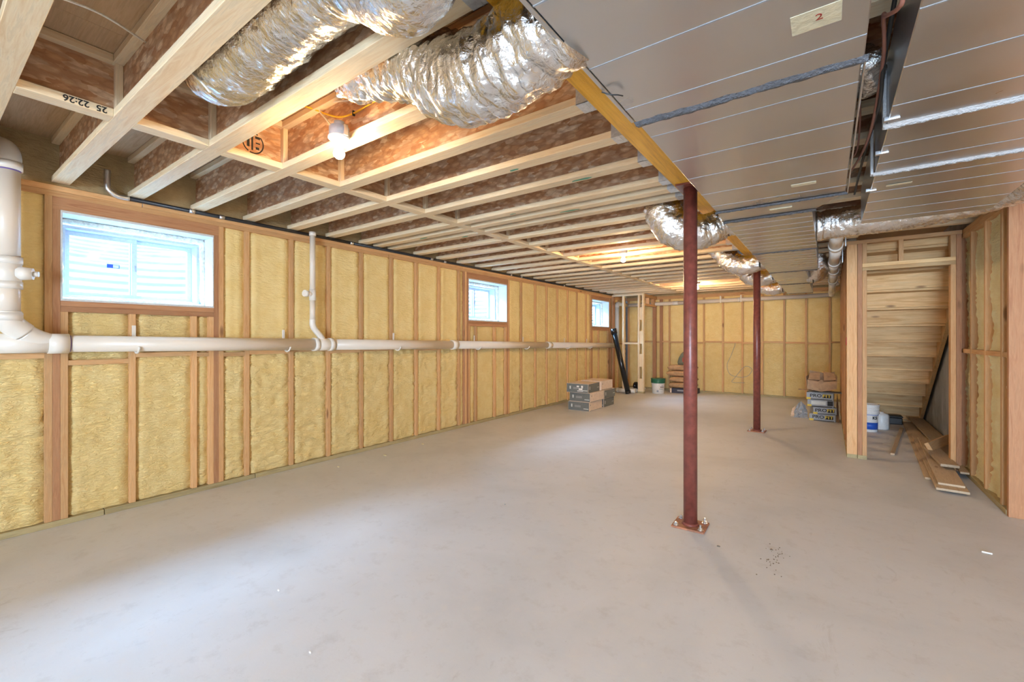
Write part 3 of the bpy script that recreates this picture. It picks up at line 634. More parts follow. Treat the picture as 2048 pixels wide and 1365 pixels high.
# ---- flexible foil ducts
def flex(label, pts, R, prof=None, crumple=.010, pitch=.030, ridge=.0028, group='foil flexible ducts', taper=True, collar=None, sub=1):
    o = Vector(pts[len(pts)//2]); f = root('flexible_duct', label, 'flexible duct', o, group)
    L = sum((Vector(pts[i+1])-Vector(pts[i])).length for i in range(len(pts)-1)); n = int(L/(.0085*sub))
    sd = random.random()*50
    def disp(s, a, p):
        c1 = mn.noise((s*26+sd, math.cos(a)*1.8, math.sin(a)*1.8+sd)); c2 = mn.noise(Vector(p)*17+Vector((sd, 0, 0))); c3 = mn.noise(Vector(p)*44)+.6*mn.noise(Vector(p)*95)
        return ridge*math.sin(2*PI*s/pitch+1.5*c2) + crumple*(.9*c1+.8*c2+.35*c3) - crumple*.2
    j = tube('foil_jacket', pts, (prof or (lambda t: R)), 'foil', f, 40, True, disp, n, origin=o)
    if collar:
        c, d, r = Vector(collar[0]), Vector(collar[1]).normalized(), collar[2]
        cyl('collar', c, c+d*.07, r, 'galv', f, 28); cyl('draw_band', c+d*.045, c+d*.058, r+.014, 'wire_k', f, 28)
    return f
def pr(*kv):
    def g(t):
        for (t0, v0), (t1, v1) in zip(kv, kv[1:]):
            if t <= t1:
                q = (t-t0)/(t1-t0); q = q*q*(3-2*q); return v0+(v1-v0)*q
        return kv[-1][1]
    return g
flex('foil flexible duct lying in the second joist bay at upper left', [(-2.38, .84, 2.57), (-2.24, .84, 2.50), (-1.95, .84, 2.49), (-1.5, .84, 2.505), (-1.22, .835, 2.47), (-1.03, .80, 2.33), (-.88, .75, 2.225), (-.72, .68, 2.215), (-.588, .64, 2.225)], .15,
     pr((0, .09), (.05, .135), (.12, .15), (.5, .14), (.75, .14), (.9, .125), (1, .115)), crumple=.008, pitch=.018, ridge=.0022, collar=((-.586, .64, 2.225), (-1, 0, 0), .105))
flex('large crumpled foil duct curving into the near end of the duct trunk', [(-1.95, 1.25, 2.50), (-1.62, 1.25, 2.49), (-1.38, 1.24, 2.42), (-1.18, 1.22, 2.28), (-1.0, 1.18, 2.20), (-.82, 1.15, 2.19), (-.68, 1.12, 2.195), (-.590, 1.10, 2.205)], .14,
     pr((0, .03), (.12, .10), (.3, .142), (.6, .152), (.85, .14), (1, .130)), crumple=.018, collar=((-.586, 1.10, 2.212), (-1, 0, 0), .106))
flex('foil duct looping down behind the nearest red post', [(-1.13, 3.66, 2.56), (-1.12, 3.66, 2.42), (-1.08, 3.67, 2.27), (-.99, 3.70, 2.17), (-.84, 3.76, 2.15), (-.70, 3.82, 2.20), (-.595, 3.85, 2.225)], .13,
     pr((0, .11), (.3, .15), (.6, .15), (1, .11)), crumple=.014, sub=1.2, collar=((-.593, 3.85, 2.225), (-1, 0, 0), .105))
for lb, yy in [('foil duct just in front of the farther red post top', 5.95), ('foil duct meeting the trunk beyond the farther red post', 7.45), ('farthest foil duct on the left side of the trunk', 9.15)]:
    flex(lb, [(-1.22, yy+.14, 2.50), (-1.08, yy+.12, 2.36), (-.95, yy+.09, 2.22), (-.80, yy+.05, 2.18), (-.68, yy+.01, 2.20), (-.600, yy, 2.22)], .12, pr((0, .10), (.4, .125), (1, .105)), crumple=.012, sub=1.6, collar=((-.598, yy, 2.22), (-1, 0, 0), .10))
flex('foil wrapped duct crossing from the trunk and turning along the upper right trunk', [(-.080, 4.50, 2.235), (.02, 4.50, 2.235), (.3, 4.44, 2.235), (.6, 4.34, 2.235), (.80, 4.24, 2.24), (.95, 4.04, 2.24), (1.0, 3.80, 2.24), (1.01, 3.2, 2.245), (1.01, 2.2, 2.25)], .12,
     pr((0, .12), (.2, .125), (.4, .115), (.6, .125), (1, .13)), crumple=.010, sub=1.2)
flex('short foil elbow on the right side of the trunk beside the white pipe', [(-.216, 7.32, 2.19), (-.16, 7.31, 2.18), (-.12, 7.24, 2.20), (-.115, 7.14, 2.28), (-.11, 7.06, 2.44)], .12, pr((0, .13), (.5, .125), (1, .10)), crumple=.006, sub=1.4, collar=((-.216, 7.30, 2.19), (1, 0, 0), .13))
flex('small foil stub in the gap between the two trunks', [(.112, 2.02, 2.30), (.13, 2.15, 2.285), (.128, 2.26, 2.30)], .045, crumple=.008)
# ================================================================== PLUMBING
PX = -4.215
def pipe_z(y): return 1.262-.0142*y
dp = root('drain_pipe', 'long white plastic drain pipe along the left wall studs', 'pipe', (PX, 3, pipe_z(3)))
def PP(y, dx=0, dz=0): return (PX+dx, y, pipe_z(y)+dz)
for y0, y1 in [(-4.8, .47), (.66, 2.44), (2.63, 4.46), (4.46, 6.95), (7.08, 10.24)]: cyl('pipe_run', PP(y0), PP(y1), .0570, 'pvc', dp, 28, roll=(1.0 if y0 > 4 else .7))
for y0, y1, r in [(.30, .64, .063), (.565, .665, .067), (2.42, 2.64, .063), (2.42, 2.47, .067), (2.585, 2.64, .067), (4.42, 4.52, .065), (6.95, 7.08, .065)]: cyl('coupling', PP(y0), PP(y1), r, 'pvcf', dp, 28)
cyl('primer_ring', PP(.665), PP(.671), .0585, 'primer', dp, 28)
def hook(par, y):
    bm = tube_mesh([Vector((PX+.068*math.cos(t), y, pipe_z(y)+.068*math.sin(t)))-par.location for t in [math.radians(a) for a in range(-20, -215, -15)]], .008, 8); bmesh_obj('pipe_hook', bm, M['pvcf'], par, True)
    box('pipe_hook', (XW+.001, y-.012, pipe_z(y)-.02), (XW+.008, y+.012, pipe_z(y)+.14), 'pvcf', par)
for y in (1.03, 2.16, 3.49, 4.99, 6.28, 7.75, 8.75): hook(dp, y)
# near vertical stack with cleanout
st = root('drain_stack', 'fat white vertical drain stack at the left edge with a cleanout plug', 'pipe', (-4.17, .385, 1.4)); SX, SY = -4.17, .385
cyl('pipe_run', (SX, SY, 1.74), (SX, SY, 2.37), .0570, 'pvc', st, 28, roll=-1.2); cyl('pipe_run', (SX, SY, 1.44), (SX, SY, 1.66), .0570, 'pvc', st, 28, roll=-1.2)
cyl('cleanout_tee', (SX, SY, 1.60), (SX, SY, 1.80), .0625, 'pvcf', st, 28); cyl('coupling', (SX, SY, 1.60), (SX, SY, 1.645), .067, 'pvcf', st, 28); cyl('coupling', (SX, SY, 1.755), (SX, SY, 1.80), .067, 'pvcf', st, 28)
cyl('cleanout_plug', (SX+.02, SY+.04, 1.70), (SX+.045, SY+.105, 1.70), .045, 'pvcf', st, 24, r2=.036); cyl('cleanout_plug', (SX+.045, SY+.105, 1.70), (SX+.054, SY+.128, 1.70), .017, 'pvcf', st, 12)
cyl('coupling', (SX, SY, 2.345), (SX, SY, 2.395), .067, 'pvcf', st, 28); cyl('primer_ring', (SX, SY, 2.338), (SX, SY, 2.345), .0585, 'primer', st, 28)
tube('elbow', [(SX, SY, 2.39), (SX, SY, 2.43), (SX-.02, SY-.01, 2.475), (SX-.07, SY-.03, 2.50), (SX-.13, SY-.05, 2.505)], .062, 'pvcf', st, 24, n=24, origin=st.location)
tube('elbow', [(SX, SY, 1.46), (SX, SY, 1.415), (SX-.008, SY+.02, 1.375), (SX-.02, SY+.07, 1.325)], .064, 'pvcf', st, 24, n=20, origin=st.location); cyl('coupling', (SX, SY, 1.40), (SX, SY, 1.45), .068, 'pvcf', st, 28)
tube('wye_branch', [(SX-.02, SY+.07, 1.325), (PX+.012, SY+.12, 1.29), (PX, SY+.19, 1.258)], .060, 'pvcf', st, 24, n=16, origin=st.location)
# thin branch pipe
sb = root('vent_pipe', 'thin white vertical pipe with a side tee on the left wall between the near windows', 'pipe', (-4.20, 2.41, 1.3)); VX, VY = -4.205, 2.41
cyl('pipe_run', (VX, VY, 1.77), (VX, VY, 2.335), .027, 'pvc', sb, 18); cyl('pipe_run', (VX, VY, 1.46), (VX, VY, 1.68), .027, 'pvc', sb, 18)
cyl('tee', (VX, VY, 1.67), (VX, VY, 1.78), .032, 'pvcf', sb, 20); cyl('tee', (VX, VY, 1.73), (VX+.01, VY-.085, 1.735), .026, 'pvcf', sb, 18); cyl('coupling', (VX, VY-.055, 1.733), (VX+.008, VY-.09, 1.736), .033, 'pvcf', sb, 18); cyl('coupling', (VX, VY, 2.32), (VX, VY, 2.357), .032, 'pvcf', sb, 20)
tube('elbow', [(VX, VY, 1.48), (VX, VY, 1.43), (VX, VY+.02, 1.385), (VX, VY+.085, 1.31), (PX, VY+.115, 1.27)], .029, 'pvcf', sb, 18, n=24, origin=sb.location)
# corner stack and far wall pipe
cs_ = root('corner_stack', 'white vertical pipe in the far left corner behind the leaning black tube', 'pipe', (-4.21, 10.32, 1.2))
cyl('pipe_run', (-4.225, 10.30, 1.10), (-4.225, 10.30, 2.06), .055, 'pvcf', cs_, 22); tube('elbow', [(-4.225, 10.30, 2.05), (-4.225, 10.31, 2.10), (-4.225, 10.35, 2.135), (-4.225, 10.40, 2.14)], .058, 'pvcf', cs_, 22, n=16, origin=cs_.location)
fp = root('far_pipe', 'white pipe running high across the far wall', 'pipe', (-2, 10.99, 2.15))
cyl('pipe_run', (-4.225, 10.39, 2.14), (-4.225, 10.95, 2.14), .045, 'pvcf', fp, 20); cyl('pipe_run', (-4.22, 11.0, 2.14), (-3.0, 11.0, 2.148), .045, 'pvc', fp, 20); cyl('pipe_run', (-3.0, 11.0, 2.148), (.05, 11.0, 2.17), .045, 'pvc', fp, 20)
cyl('coupling', (-3.08, 11.0, 2.147), (-2.95, 11.0, 2.148), .050, 'pvcf', fp, 20); cyl('coupling', (-1.65, 11.0, 2.158), (-1.60, 11.0, 2.158), .050, 'pvcf', fp, 20)
for x in (-2.0, -1.58): box('pipe_strap', (x-.015, 10.948, 2.10), (x+.015, 10.956, 2.26), 'wire_w', fp)
rp = root('overhead_pipe', 'white pipe slung below the joists beside the right side of the trunk', 'pipe', (.06, 7, 2.24)); 
for y0, y1 in [(4.72, 5.55), (5.55, 6.75), (6.75, 7.6), (7.6, 8.9), (8.9, 10.7)]: cyl('pipe_run', (.062, y0, 2.232), (.062, y1, 2.232), .055, 'pvcf', rp, 24)
for y in (5.55, 6.75, 7.6, 8.9): cyl('coupling', (.062, y-.06, 2.232), (.062, y+.06, 2.232), .064, 'pvcf', rp, 24)
tube('elbow', [(.062, 10.65, 2.232), (.062, 10.85, 2.232), (.06, 10.95, 2.21), (.05, 11.0, 2.172)], .058, 'pvcf', rp, 22, n=16, origin=rp.location); cyl('branch', (.062, 9.6, 2.232), (.15, 9.6, 2.27), .04, 'pvcf', rp, 18)
for y in (5.2, 6.3): box('pipe_hanger', (.13, y, 2.16), (.14, y+.02, 2.36), 'galv', rp)
# gas line
gp = root('gas_pipe', 'black iron gas pipe lying along the top of the left wall plate', 'pipe', (-4.262, 3, 2.358)); GX = -4.262; GZ = 2.3435
# sits just in front of the joist ends
GX = -4.272; r = .0155
cyl('pipe_run', (GX, .98, GZ-.002), (GX, 2.9, GZ-.002), r, 'iron', gp, 14)
cyl('pipe_run', (GX, 2.9, GZ-.002), (GX, 6.2, GZ-.002), r, 'iron', gp, 14); cyl('pipe_run', (GX, 6.2, GZ-.002), (GX, 10.08, GZ-.002), r, 'iron', gp, 14)
el = tube('elbow', [(GX, .875, 2.52), (GX, .875, 2.41), (GX, .885, 2.375), (GX, .93, GZ), (GX, 1.0, GZ-.002)], .019, 'galv', gp, 14, n=22, origin=gp.location); el['label'] = 'silver grey elbow'
for y in (1.40, 1.62, 2.9, 4.1, 4.35, 5.9, 6.2, 7.7): cyl('coupling', (GX, y-.02, GZ-.002), (GX, y+.02, GZ-.002), .0195, 'galv', gp, 14)
# ================================================================== LAMPS
for i, (x, y, z) in enumerate(BULBS):
    nm = ['bare bulb in a grey box lampholder at upper left, nearest the camera', 'glowing ceiling bulb in the middle of the room', 'glowing bulb at the far end seen beside the nearest red post', 'added fill bulb behind the camera on the left', 'added fill bulb behind the camera on the right'][i]
    b = root('ceiling_light', nm, 'light', (x, y, z), 'bare bulb lights')
    lathe('junction_box', [(.050, .130), (.050, .082), (.048, .080)], 'boxgrey', b, seg=20); lathe('box_hub', [(.026, .160), (.026, .130)], 'boxgrey', b, seg=16)
    lathe('lampholder', [(.055, .080), (.056, .070), (.040, .062), (.026, .056), (.023, .036), (.016, .034)], 'porcelain', b, seg=28)
    lathe('bulb', [(.013, .035), (.014, .026), (.024, .010), (.029, -.006), (.026, -.020), (.016, -.030), (.0, -.034)], 'glow', b, seg=20)
    if i == 0:
        box('mount_bracket', (x+.040, y-.01, z+.075), (x+.062, y+.012, z+.13), 'galv', b); box('connector', (x-.052, y+.02, z+.115), (x-.03, y+.045, z+.135), 'boxgrey', b)
def cable(label, pts, r, mat, n=60, group=None):
    o = Vector(pts[0]); f = root('cable', label, 'cable', o, group); tube('cable_run', pts, r, mat, f, 8, True, None, n, origin=o); return f
cable('white cable looping up from the nearest bulb box along the joist web', [(-2.12, 1.36, 2.385), (-2.20, 1.40, 2.43), (-2.33, 1.415, 2.545), (-2.40, 1.42, 2.61), (-2.40, 1.425, 2.645), (-2.28, 1.425, 2.63), (-2.12, 1.425, 2.59), (-1.98, 1.425, 2.575), (-1.85, 1.427, 2.575), (-1.72, 1.43, 2.54), (-1.62, 1.435, 2.505)], .0048, 'wire_w', 80)
yc_ = cable('yellow cable stapled along the joist web beside the nearest bulb', [(-2.50, 1.36, 2.655), (-2.44, 1.41, 2.63), (-2.34, 1.430, 2.58), (-2.22, 1.431, 2.53), (-2.10, 1.431, 2.512), (-2.0, 1.431, 2.515), (-1.88, 1.431, 2.52), (-1.75, 1.431, 2.51), (-1.62, 1.435, 2.50)], .0050, 'wire_y', 80)
for x, z in ((-2.09, 2.512), (-1.78, 2.514)): box('staple', (x-.004, 1.4245, z-.014), (x+.004, 1.4385, z+.014), 'wire_k', yc_)
cable('thin white cable crossing the first joist bays at upper left', [(-1.95, .05, 2.37), (-2.035, .24, 2.40), (-2.2, .43, 2.50), (-2.42, .62, 2.585)], .0045, 'wire_w')
cable('thin white cable running from the joist to the foil duct end at upper left', [(-2.30, .655, 2.50), (-2.22, .69, 2.45), (-2.15, .73, 2.38), (-2.12, .76, 2.33)], .0045, 'wire_w')
cable('white cable crossing behind the top of the large crumpled foil duct', [(-1.02, .80, 2.42), (-.96, .87, 2.41), (-.90, .96, 2.38), (-.87, 1.04, 2.36)], .0045, 'wire_w')
cable('copper brown cable hanging in the dark gap between the duct trunks', [(.145, .9, 2.30), (.145, 1.35, 2.12), (.142, 1.42, 2.10), (.128, 1.55, 2.16), (.13, 1.66, 2.22), (.145, 1.85, 2.20), (.150, 2.3, 2.18), (.140, 2.7, 2.20), (.11, 3.2, 2.26), (.06, 3.6, 2.30)], .0055, 'wire_b', 110)
cable('black cable pair hanging in the gap between the duct trunks', [(.165, 1.2, 2.34), (.155, 1.6, 2.26), (.150, 1.9, 2.20), (.155, 2.1, 2.16), (.16, 2.6, 2.24), (.155, 3.2, 2.28), (.15, 3.9, 2.30)], .006, 'wire_k', 90)
cable('thin copper wire drooping from the joists between the duct trunks', [(.11, 2.4, 2.345), (.12, 2.6, 2.28), (.115, 2.9, 2.25), (.06, 3.1, 2.30), (.03, 3.15, 2.34)], .004, 'wire_b', 70)
for lb, pt in [('short bent wire end poking from the beam edge near the large foil duct', [(-.60, 1.335, 2.095), (-.575, 1.345, 2.083), (-.555, 1.36, 2.082), (-.548, 1.385, 2.088)])]: cable(lb, pt, .0022, 'wire_k', 20)
cable('tangle of thin wire hanging against the far wall', [(-1.72, 11.096, 1.18), (-1.72, 11.08, 1.14), (-1.78, 10.95, .9), (-1.86, 10.94, .68), (-1.80, 10.93, .48), (-1.62, 10.93, .42), (-1.45, 10.94, .45), (-1.36, 10.95, .60), (-1.5, 10.93, .66), (-1.7, 10.93, .40), (-1.75, 10.92, .30), (-1.5, 10.93, .30)], .004, 'boxgrey', 120)
# ================================================================== LEANING BLACK TUBE AND LOOSE PIPES
bt = root('black_tube', 'long black plastic pipe leaning in the far left corner', 'pipe', (-3.74, 9.80, 0))
a, b = Vector((-3.745, 9.80, .013)), Vector((-4.135, 9.86, 1.50)); u = (b-a).normalized()
cyl('tube_body', a, b, .060, 'abs', bt, 24); cyl('hub', b-u*.11, b+u*.01, .071, 'abs', bt, 24); cyl('hub', a, a+u*.06, .064, 'abs', bt, 24)
for i, (p, q, r, lb, mt) in enumerate([((-4.12, 9.99, .055), (-3.66, 10.02, .055), .05, 'short loose white pipe on the floor behind the black tube', 'pvcf'),
    ((-4.05, 10.45, .045), (-3.72, 10.25, .045), .043, 'loose white pipe offcut inside the corner partition', 'pvcf'), ((-3.93, 10.75, .10), (-3.75, 10.70, .10), .09, 'black coil of pipe on the floor inside the corner partition', 'abs'),
    ((-4.16, 10.62, .03), (-3.70, 10.86, .03), .028, 'thin white pipe lying at the back of the corner partition', 'pvcf')]):
    o = root('loose_pipe', lb, 'pipe', p); cyl('tube_body', p, q, r, mt, o, 20); cyl('hub', p, Vector(p)+(Vector(q)-Vector(p)).normalized()*.06, r+.006, mt, o, 20)
# ================================================================== CARTONS
def carton(x0, x1, y0, y1, z0, h, front, side, rz, label, wear=False):
    c = Vector(((x0+x1)/2, (y0+y1)/2, z0)); o = root('flooring_carton', label, 'box', c, 'flooring cartons in two stacks'); o.rotation_euler = (0, 0, rz)
    w, d = (x1-x0)/2, (y1-y0)/2; bm = bmesh.new(); bm_box(bm, (-w, -d, 0), (w, d, h))
    for f in bm.faces:
        n = f.normal
        f.material_index = 1 if (n.y < -.5 and front) or (n.x > .5 and side) else 0
    bmesh.ops.bevel(bm, geom=bm.edges[:], offset=.004, segments=2, affect='EDGES'); b = bmesh_obj('carton_body', bm, None, o, False, [M['card'], M['cgrey']])
    def pan(nm, a, b2, mt):
        bm = bmesh.new(); bm_box(bm, a, b2); bmesh_obj(nm, bm, M[mt], o)
    if front:
        pan('printed_panel', (-w+.06, -d-.001, h*.38), (-w+.085, -d+.001, h*.72), 'clight'); pan('printed_panel', (-w+.13, -d-.001, h*.38), (-w+.25, -d+.001, h*.62), 'cmid'); pan('printed_panel', (w-.11, -d-.001, h*.22), (w-.015, -d+.001, h*.30), 'clight')
        if wear:
            for a_, b_ in [((-.01, .62), (.035, .78)), ((.03, .30), (.10, .50)), ((0, .16), (.11, .24)), ((.075, .52), (.11, .80))]: pan('torn_patch', (a_[0], -d-.0012, h*a_[1]), (b_[0], -d+.001, h*b_[1]), 'white')
    if side:
        pan('printed_panel', (w-.001, -d+.06, h*.35), (w+.001, -d+.08, h*.72), 'clight'); pan('printed_panel', (w-.001, d-.10, h*.42), (w+.001, d-.02, h*.48), 'clight')
    else: pan('tape_strip', (w-.0005, -d+.02, h*.02), (w+.001, d-.02, h*.06), 'cmid'); pan('hand_hole', (w-.0005, -d+.05, h*.60), (w+.001, -d+.065, h*.74), 'cgrey')
    return o
H1 = .160
carton(-3.81, -3.395, 7.03, 7.57, 0, H1, True, False, .0, 'grey ended flooring carton on the floor, bottom of the front stack')
carton(-3.785, -3.375, 7.04, 7.60, H1+.002, H1, True, False, -.02, 'grey ended flooring carton in the middle of the front stack')
carton(-3.83, -3.41, 7.00, 7.50, 2*H1+.004, H1, True, True, .03, 'scuffed grey flooring carton on top of the front stack', True)
carton(-3.80, -3.392, 7.63, 8.12, 0, H1, True, True, .01, 'grey sided flooring carton on the floor, bottom of the rear stack')
carton(-3.80, -3.375, 7.63, 8.13, H1+.002, H1, True, True, -.01, 'grey sided flooring carton in the middle of the rear stack')
carton(-3.81, -3.40, 7.545, 8.07, 2*H1+.004, H1+.01, False, False, .0, 'plain beige carton on top of the rear stack')
# ================================================================== BUCKETS
def bucket(x, y, r0, r1, h, lidh, label, lidmat, band=None):
    b = root('bucket', label, 'bucket', (x, y, 0))
    lathe('bucket_body', [(r0-.004, .0), (r0, .004), (r0+(r1-r0)*.6, h*.62), (r1, h-lidh), (r1-.003, h-lidh)], 'white', b, (0, 0, .0), 32)
    pf = [(r1+.001, h-lidh)]
    for q in range(4): z = h-lidh+lidh*q/4; pf += [(r1+.010, z+.004), (r1+.010, z+lidh*.12), (r1+.003, z+lidh*.14)]
    pf += [(r1+.012, h-.012), (r1+.012, h), (r1-.004, h), (r1-.008, h-.03 if lidmat == 'white' else h-.004), (0, h-.03 if lidmat == 'white' else h-.004)]
    lathe('lid' if lidmat != 'white' else 'rim', pf, lidmat, b, (0, 0, 0), 32)
    return b
bk = bucket(-3.235, 10.36, .135, .152, .35, .105, 'white bucket with a green lid beside the corner partition', 'green')
for (a_, z0, z1, mt) in [(-1.35, .04, .085, 'boxgrey'), (-.65, .15, .165, 'ink'), (-.75, .11, .118, 'ink'), (-.6, .19, .20, 'boxgrey')]:
    bm = bmesh.new(); wd_ = .04 if mt != 'ink' else .09
    g = [[bm.verts.new(((.1365+.017*z/.35+.001)*math.cos(a_+t), (.1365+.017*z/.35+.001)*math.sin(a_+t), z)) for t in [wd_/.14*(q/8-.5) for q in range(9)]] for z in (z0, z1)]
    for q in range(8): bm.faces.new((g[0][q], g[0][q+1], g[1][q+1], g[1][q]))
    bmesh_obj('label_print', bm, M[mt], bk)
bb = bucket(.462, 7.86, .094, .106, .376, .13, 'open white and blue pail behind the stair post', 'white')
lathe('blue_band', [(.0965, .035), (.0985, .130)], 'blue', bb, (0, 0, 0), 32)
lathe('blue_line', [(.1050, .232), (.1055, .238)], 'blue', bb, (0, 0, 0), 32)
text('label_print', 'KS', .055, 'ink', bb, frame_m((.462+.058, 7.86-.0855, .195), (.82, .57, 0), (0, 0, 1)), bold=.002)
wc = root('white_canister', 'white plastic canister on the floor behind the pail under the stairs', 'canister', (.615, 8.16, 0)); lathe('canister_body', [(.085, 0), (.09, .01), (.09, .19), (.075, .215), (.03, .225), (.03, .24), (0, .24)], 'white', wc, (0, 0, 0), 10)
kb = root('black_case', 'black box on the floor under the lowest stair', 'box', (.80, 8.75, 0)); box('case_body', (.73, 8.68, 0), (.90, 8.86, .10), 'wire_k', kb, bev=.01); box('case_lid', (.725, 8.675, .10), (.905, 8.865, .125), 'wire_k', kb, bev=.008)
# ================================================================== SACKS
def sack(x0, x1, y0, y1, z, h, label, mat='paper', seedv=0):
    o = root('sack', label, 'sack', ((x0+x1)/2, (y0+y1)/2, z), 'brown paper sacks on the pile'); bm = bmesh.new(); w, d = (x1-x0)/2, (y1-y0)/2
    nx, ny = 20, 14; top = []; bot = []
    for j in range(ny+1):
        tr, brr = [], []
        for i in range(nx+1):
            u_, v_ = 2*i/nx-1, 2*j/ny-1; e = (1-abs(u_)**4)*(1-abs(v_)**4); k_ = e**.35 if e > 0 else 0
            wv = .006*mn.noise((u_*3+seedv, v_*3, seedv)); xx = u_*w*(1+.03*mn.noise((v_*4, seedv, 1))); yy = v_*d
            tr.append(bm.verts.new((xx, yy, h/2+(h/2-.002)*k_+wv*k_))); brr.append(bm.verts.new((xx, yy, h/2-(h/2-.002)*k_)) if 0 < i < nx and 0 < j < ny else tr[-1])
        top.append(tr); bot.append(brr)
    for j in range(ny):
        for i in range(nx):
            bm.faces.new((top[j][i], top[j][i+1], top[j+1][i+1], top[j+1][i]))
            try: bm.faces.new((bot[j][i], bot[j+1][i], bot[j+1][i+1], bot[j][i+1]))
            except ValueError: pass
    bmesh_obj('sack_body', bm, M[mat], o, True)
    cyl('stitched_end', (x0+.004, y0+.05, z+h/2), (x0+.004, y1-.05, z+h/2), .006, 'card', o, 8)
    bm = bmesh.new(); bm_box(bm, (-w*.4, -d*.97, h*.46), (w*.4, -d*.94, h*.62)); bmesh_obj('print_band', bm, M['grime'], o)
    return o
nc = root('dark_carton', 'dark navy carton under the brown sacks by the far wall', 'box', (-2.72, 10.8, 0)); box('carton_body', (-3.00, 10.62, 0), (-2.45, 10.98, .115), 'navy', nc, bev=.004); box('end_cap', (-3.04, 10.62, .003), (-3.001, 10.98, .112), 'card', nc, bev=.004)
box('printed_panel', (-2.87, 10.617, .05), (-2.68, 10.6205, .08), 'boxgrey', nc, bev=0)
for i, (a_, b_, lb) in enumerate([(-3.08, -2.48, 'lowest brown paper sack on the dark carton'), (-3.06, -2.47, 'second brown paper sack from the bottom of the pile'), (-3.13, -2.50, 'third brown paper sack from the bottom, slightly overhanging'), (-3.10, -2.48, 'topmost flat brown paper sack of the pile')]):
    sack(a_, b_, 10.60, 10.97, .117+i*.137, .136, lb, seedv=i*2.2)
os_ = root('cement_bag', 'olive grey bag with a red label standing on the brown sacks', 'sack', (-2.74, 10.78, .665))
bm = bmesh.new(); g = []
for z, wx, wy in [(0, .15, .07), (.06, .165, .08), (.16, .155, .07), (.25, .12, .05), (.33, .05, .03), (.37, .045, .03), (.40, .02, .012)]:
    g.append([bm.verts.new((wx*math.copysign(abs(math.cos(t))**.6, math.cos(t))+.012*mn.noise((z*9, t, 1))+z*.12, wy*math.copysign(abs(math.sin(t))**.6, math.sin(t)), z)) for t in [2*PI*q/24 for q in range(24)]])
for i in range(len(g)-1):
    for q in range(24): bm.faces.new((g[i][q], g[i][(q+1) % 24], g[i+1][(q+1) % 24], g[i+1][q]))
bm.faces.new(g[0][::-1]); bm.faces.new(g[-1]); bmesh_obj('bag_body', bm, M['olive'], os_, True)
bm = bmesh.new(); bm_box(bm, (-.03, -.090, .07), (.12, -.078, .17)); bmesh_obj('red_label', bm, M['redp'], os_); bm = bmesh.new(); bm_box(bm, (0, -.092, .10), (.09, -.089, .14)); bmesh_obj('label_print', bm, M['paper'], os_)
# ================================================================== SILVER TILE CARTONS AND CARDBOARD
def tile_box(x0, x1, y0, y1, z, h, rz, txt, label, open_=False):
    c = Vector(((x0+x1)/2, (y0+y1)/2, z)); o = root('tile_carton', label, 'box', c, 'silver printed cartons by the stair post'); o.rotation_euler = (0, 0, rz); w, d = (x1-x0)/2, (y1-y0)/2
    bm = bmesh.new(); bm_box(bm, (-w, -d, 0), (w, d, h)); bmesh.ops.bevel(bm, geom=bm.edges[:], offset=.003, segments=1, affect='EDGES'); bmesh_obj('carton_body', bm, M['pgrey'], o)
    def pan(nm, a, b2, mt): bm = bmesh.new(); bm_box(bm, a, b2); bmesh_obj(nm, bm, M[mt], o)
    pan('yellow_corner', (-w-.001, -d-.001, 0.001), (-w+.055, -d+.001, h*.28), 'yprint'); pan('black_stripe', (-w+.055, -d-.001, .001), (w-.02, -d+.001, h*.10), 'ink')
    if txt:
        pan('black_panel', (.035, -d-.0012, h*.28), (w-.03, -d+.001, h*.82), 'ink')
        mt = Matrix.Translation(c) @ Matrix.Rotation(0, 4, 'Z')
        text('carton_print', 'PRO', h*.62, 'ink', o, Matrix.Translation(c) @ frame_m((-.052, -d-.0014, h*.55), (1, 0, 0), (0, 0, 1)), sx=1.2, bold=.001)
        text('carton_print', 'FIT', h*.60, 'yprint', o, Matrix.Translation(c) @ frame_m(((.035+w-.03)/2, -d-.0024, h*.55), (1, 0, 0), (0, 0, 1)), sx=1.3, bold=.001)
    else: pan('white_panel', (-w+.05, -d-.001, h*.3), (w-.10, -d+.001, h*.8), 'clight'); pan('black_panel', (w-.08, -d-.001, h*.2), (w-.01, -d+.001, h*.9), 'ink')
    return o
tile_box(-.235, .100, 8.36, 8.70, 0, .108, -.03, True, 'silver carton with black and yellow print, on the floor')
tile_box(-.215, .085, 8.33, 8.66, .110, .108, .16, True, 'silver printed carton turned slightly askew, second from the bottom')
tile_box(-.262, .075, 8.36, 8.68, .220, .108, -.02, False, 'silver carton with a pale label, third from the bottom')
tile_box(-.270, .075, 8.36, 8.70, .330, .108, -.04, True, 'silver printed carton, topmost of its stack')
def sheet(name, pts, mat, par, th=.005):
    bm = bmesh.new(); vs = [bm.verts.new(p) for p in pts]; bm.faces.new(vs); o = bmesh_obj(name, bm, M[mat], par); md = o.modifiers.new('thick', 'SOLIDIFY'); md.thickness = th; md.offset = 0; return o
ob = root('cardboard_box', 'battered open brown cardboard box on top of the silver cartons', 'box', (-.08, 8.5, .46))
W_, D_, Z_ = .185, .15, .22
sheet('front_panel', [(-W_, -D_, .03), (0, -D_-.03, .0), (W_, -D_, .05), (W_+.01, -D_+.01, .17), (.03, -D_+.02, .15), (0, -D_+.01, .19), (-.05, -D_+.02, .15), (-W_, -D_, .18)], 'card_b', ob)
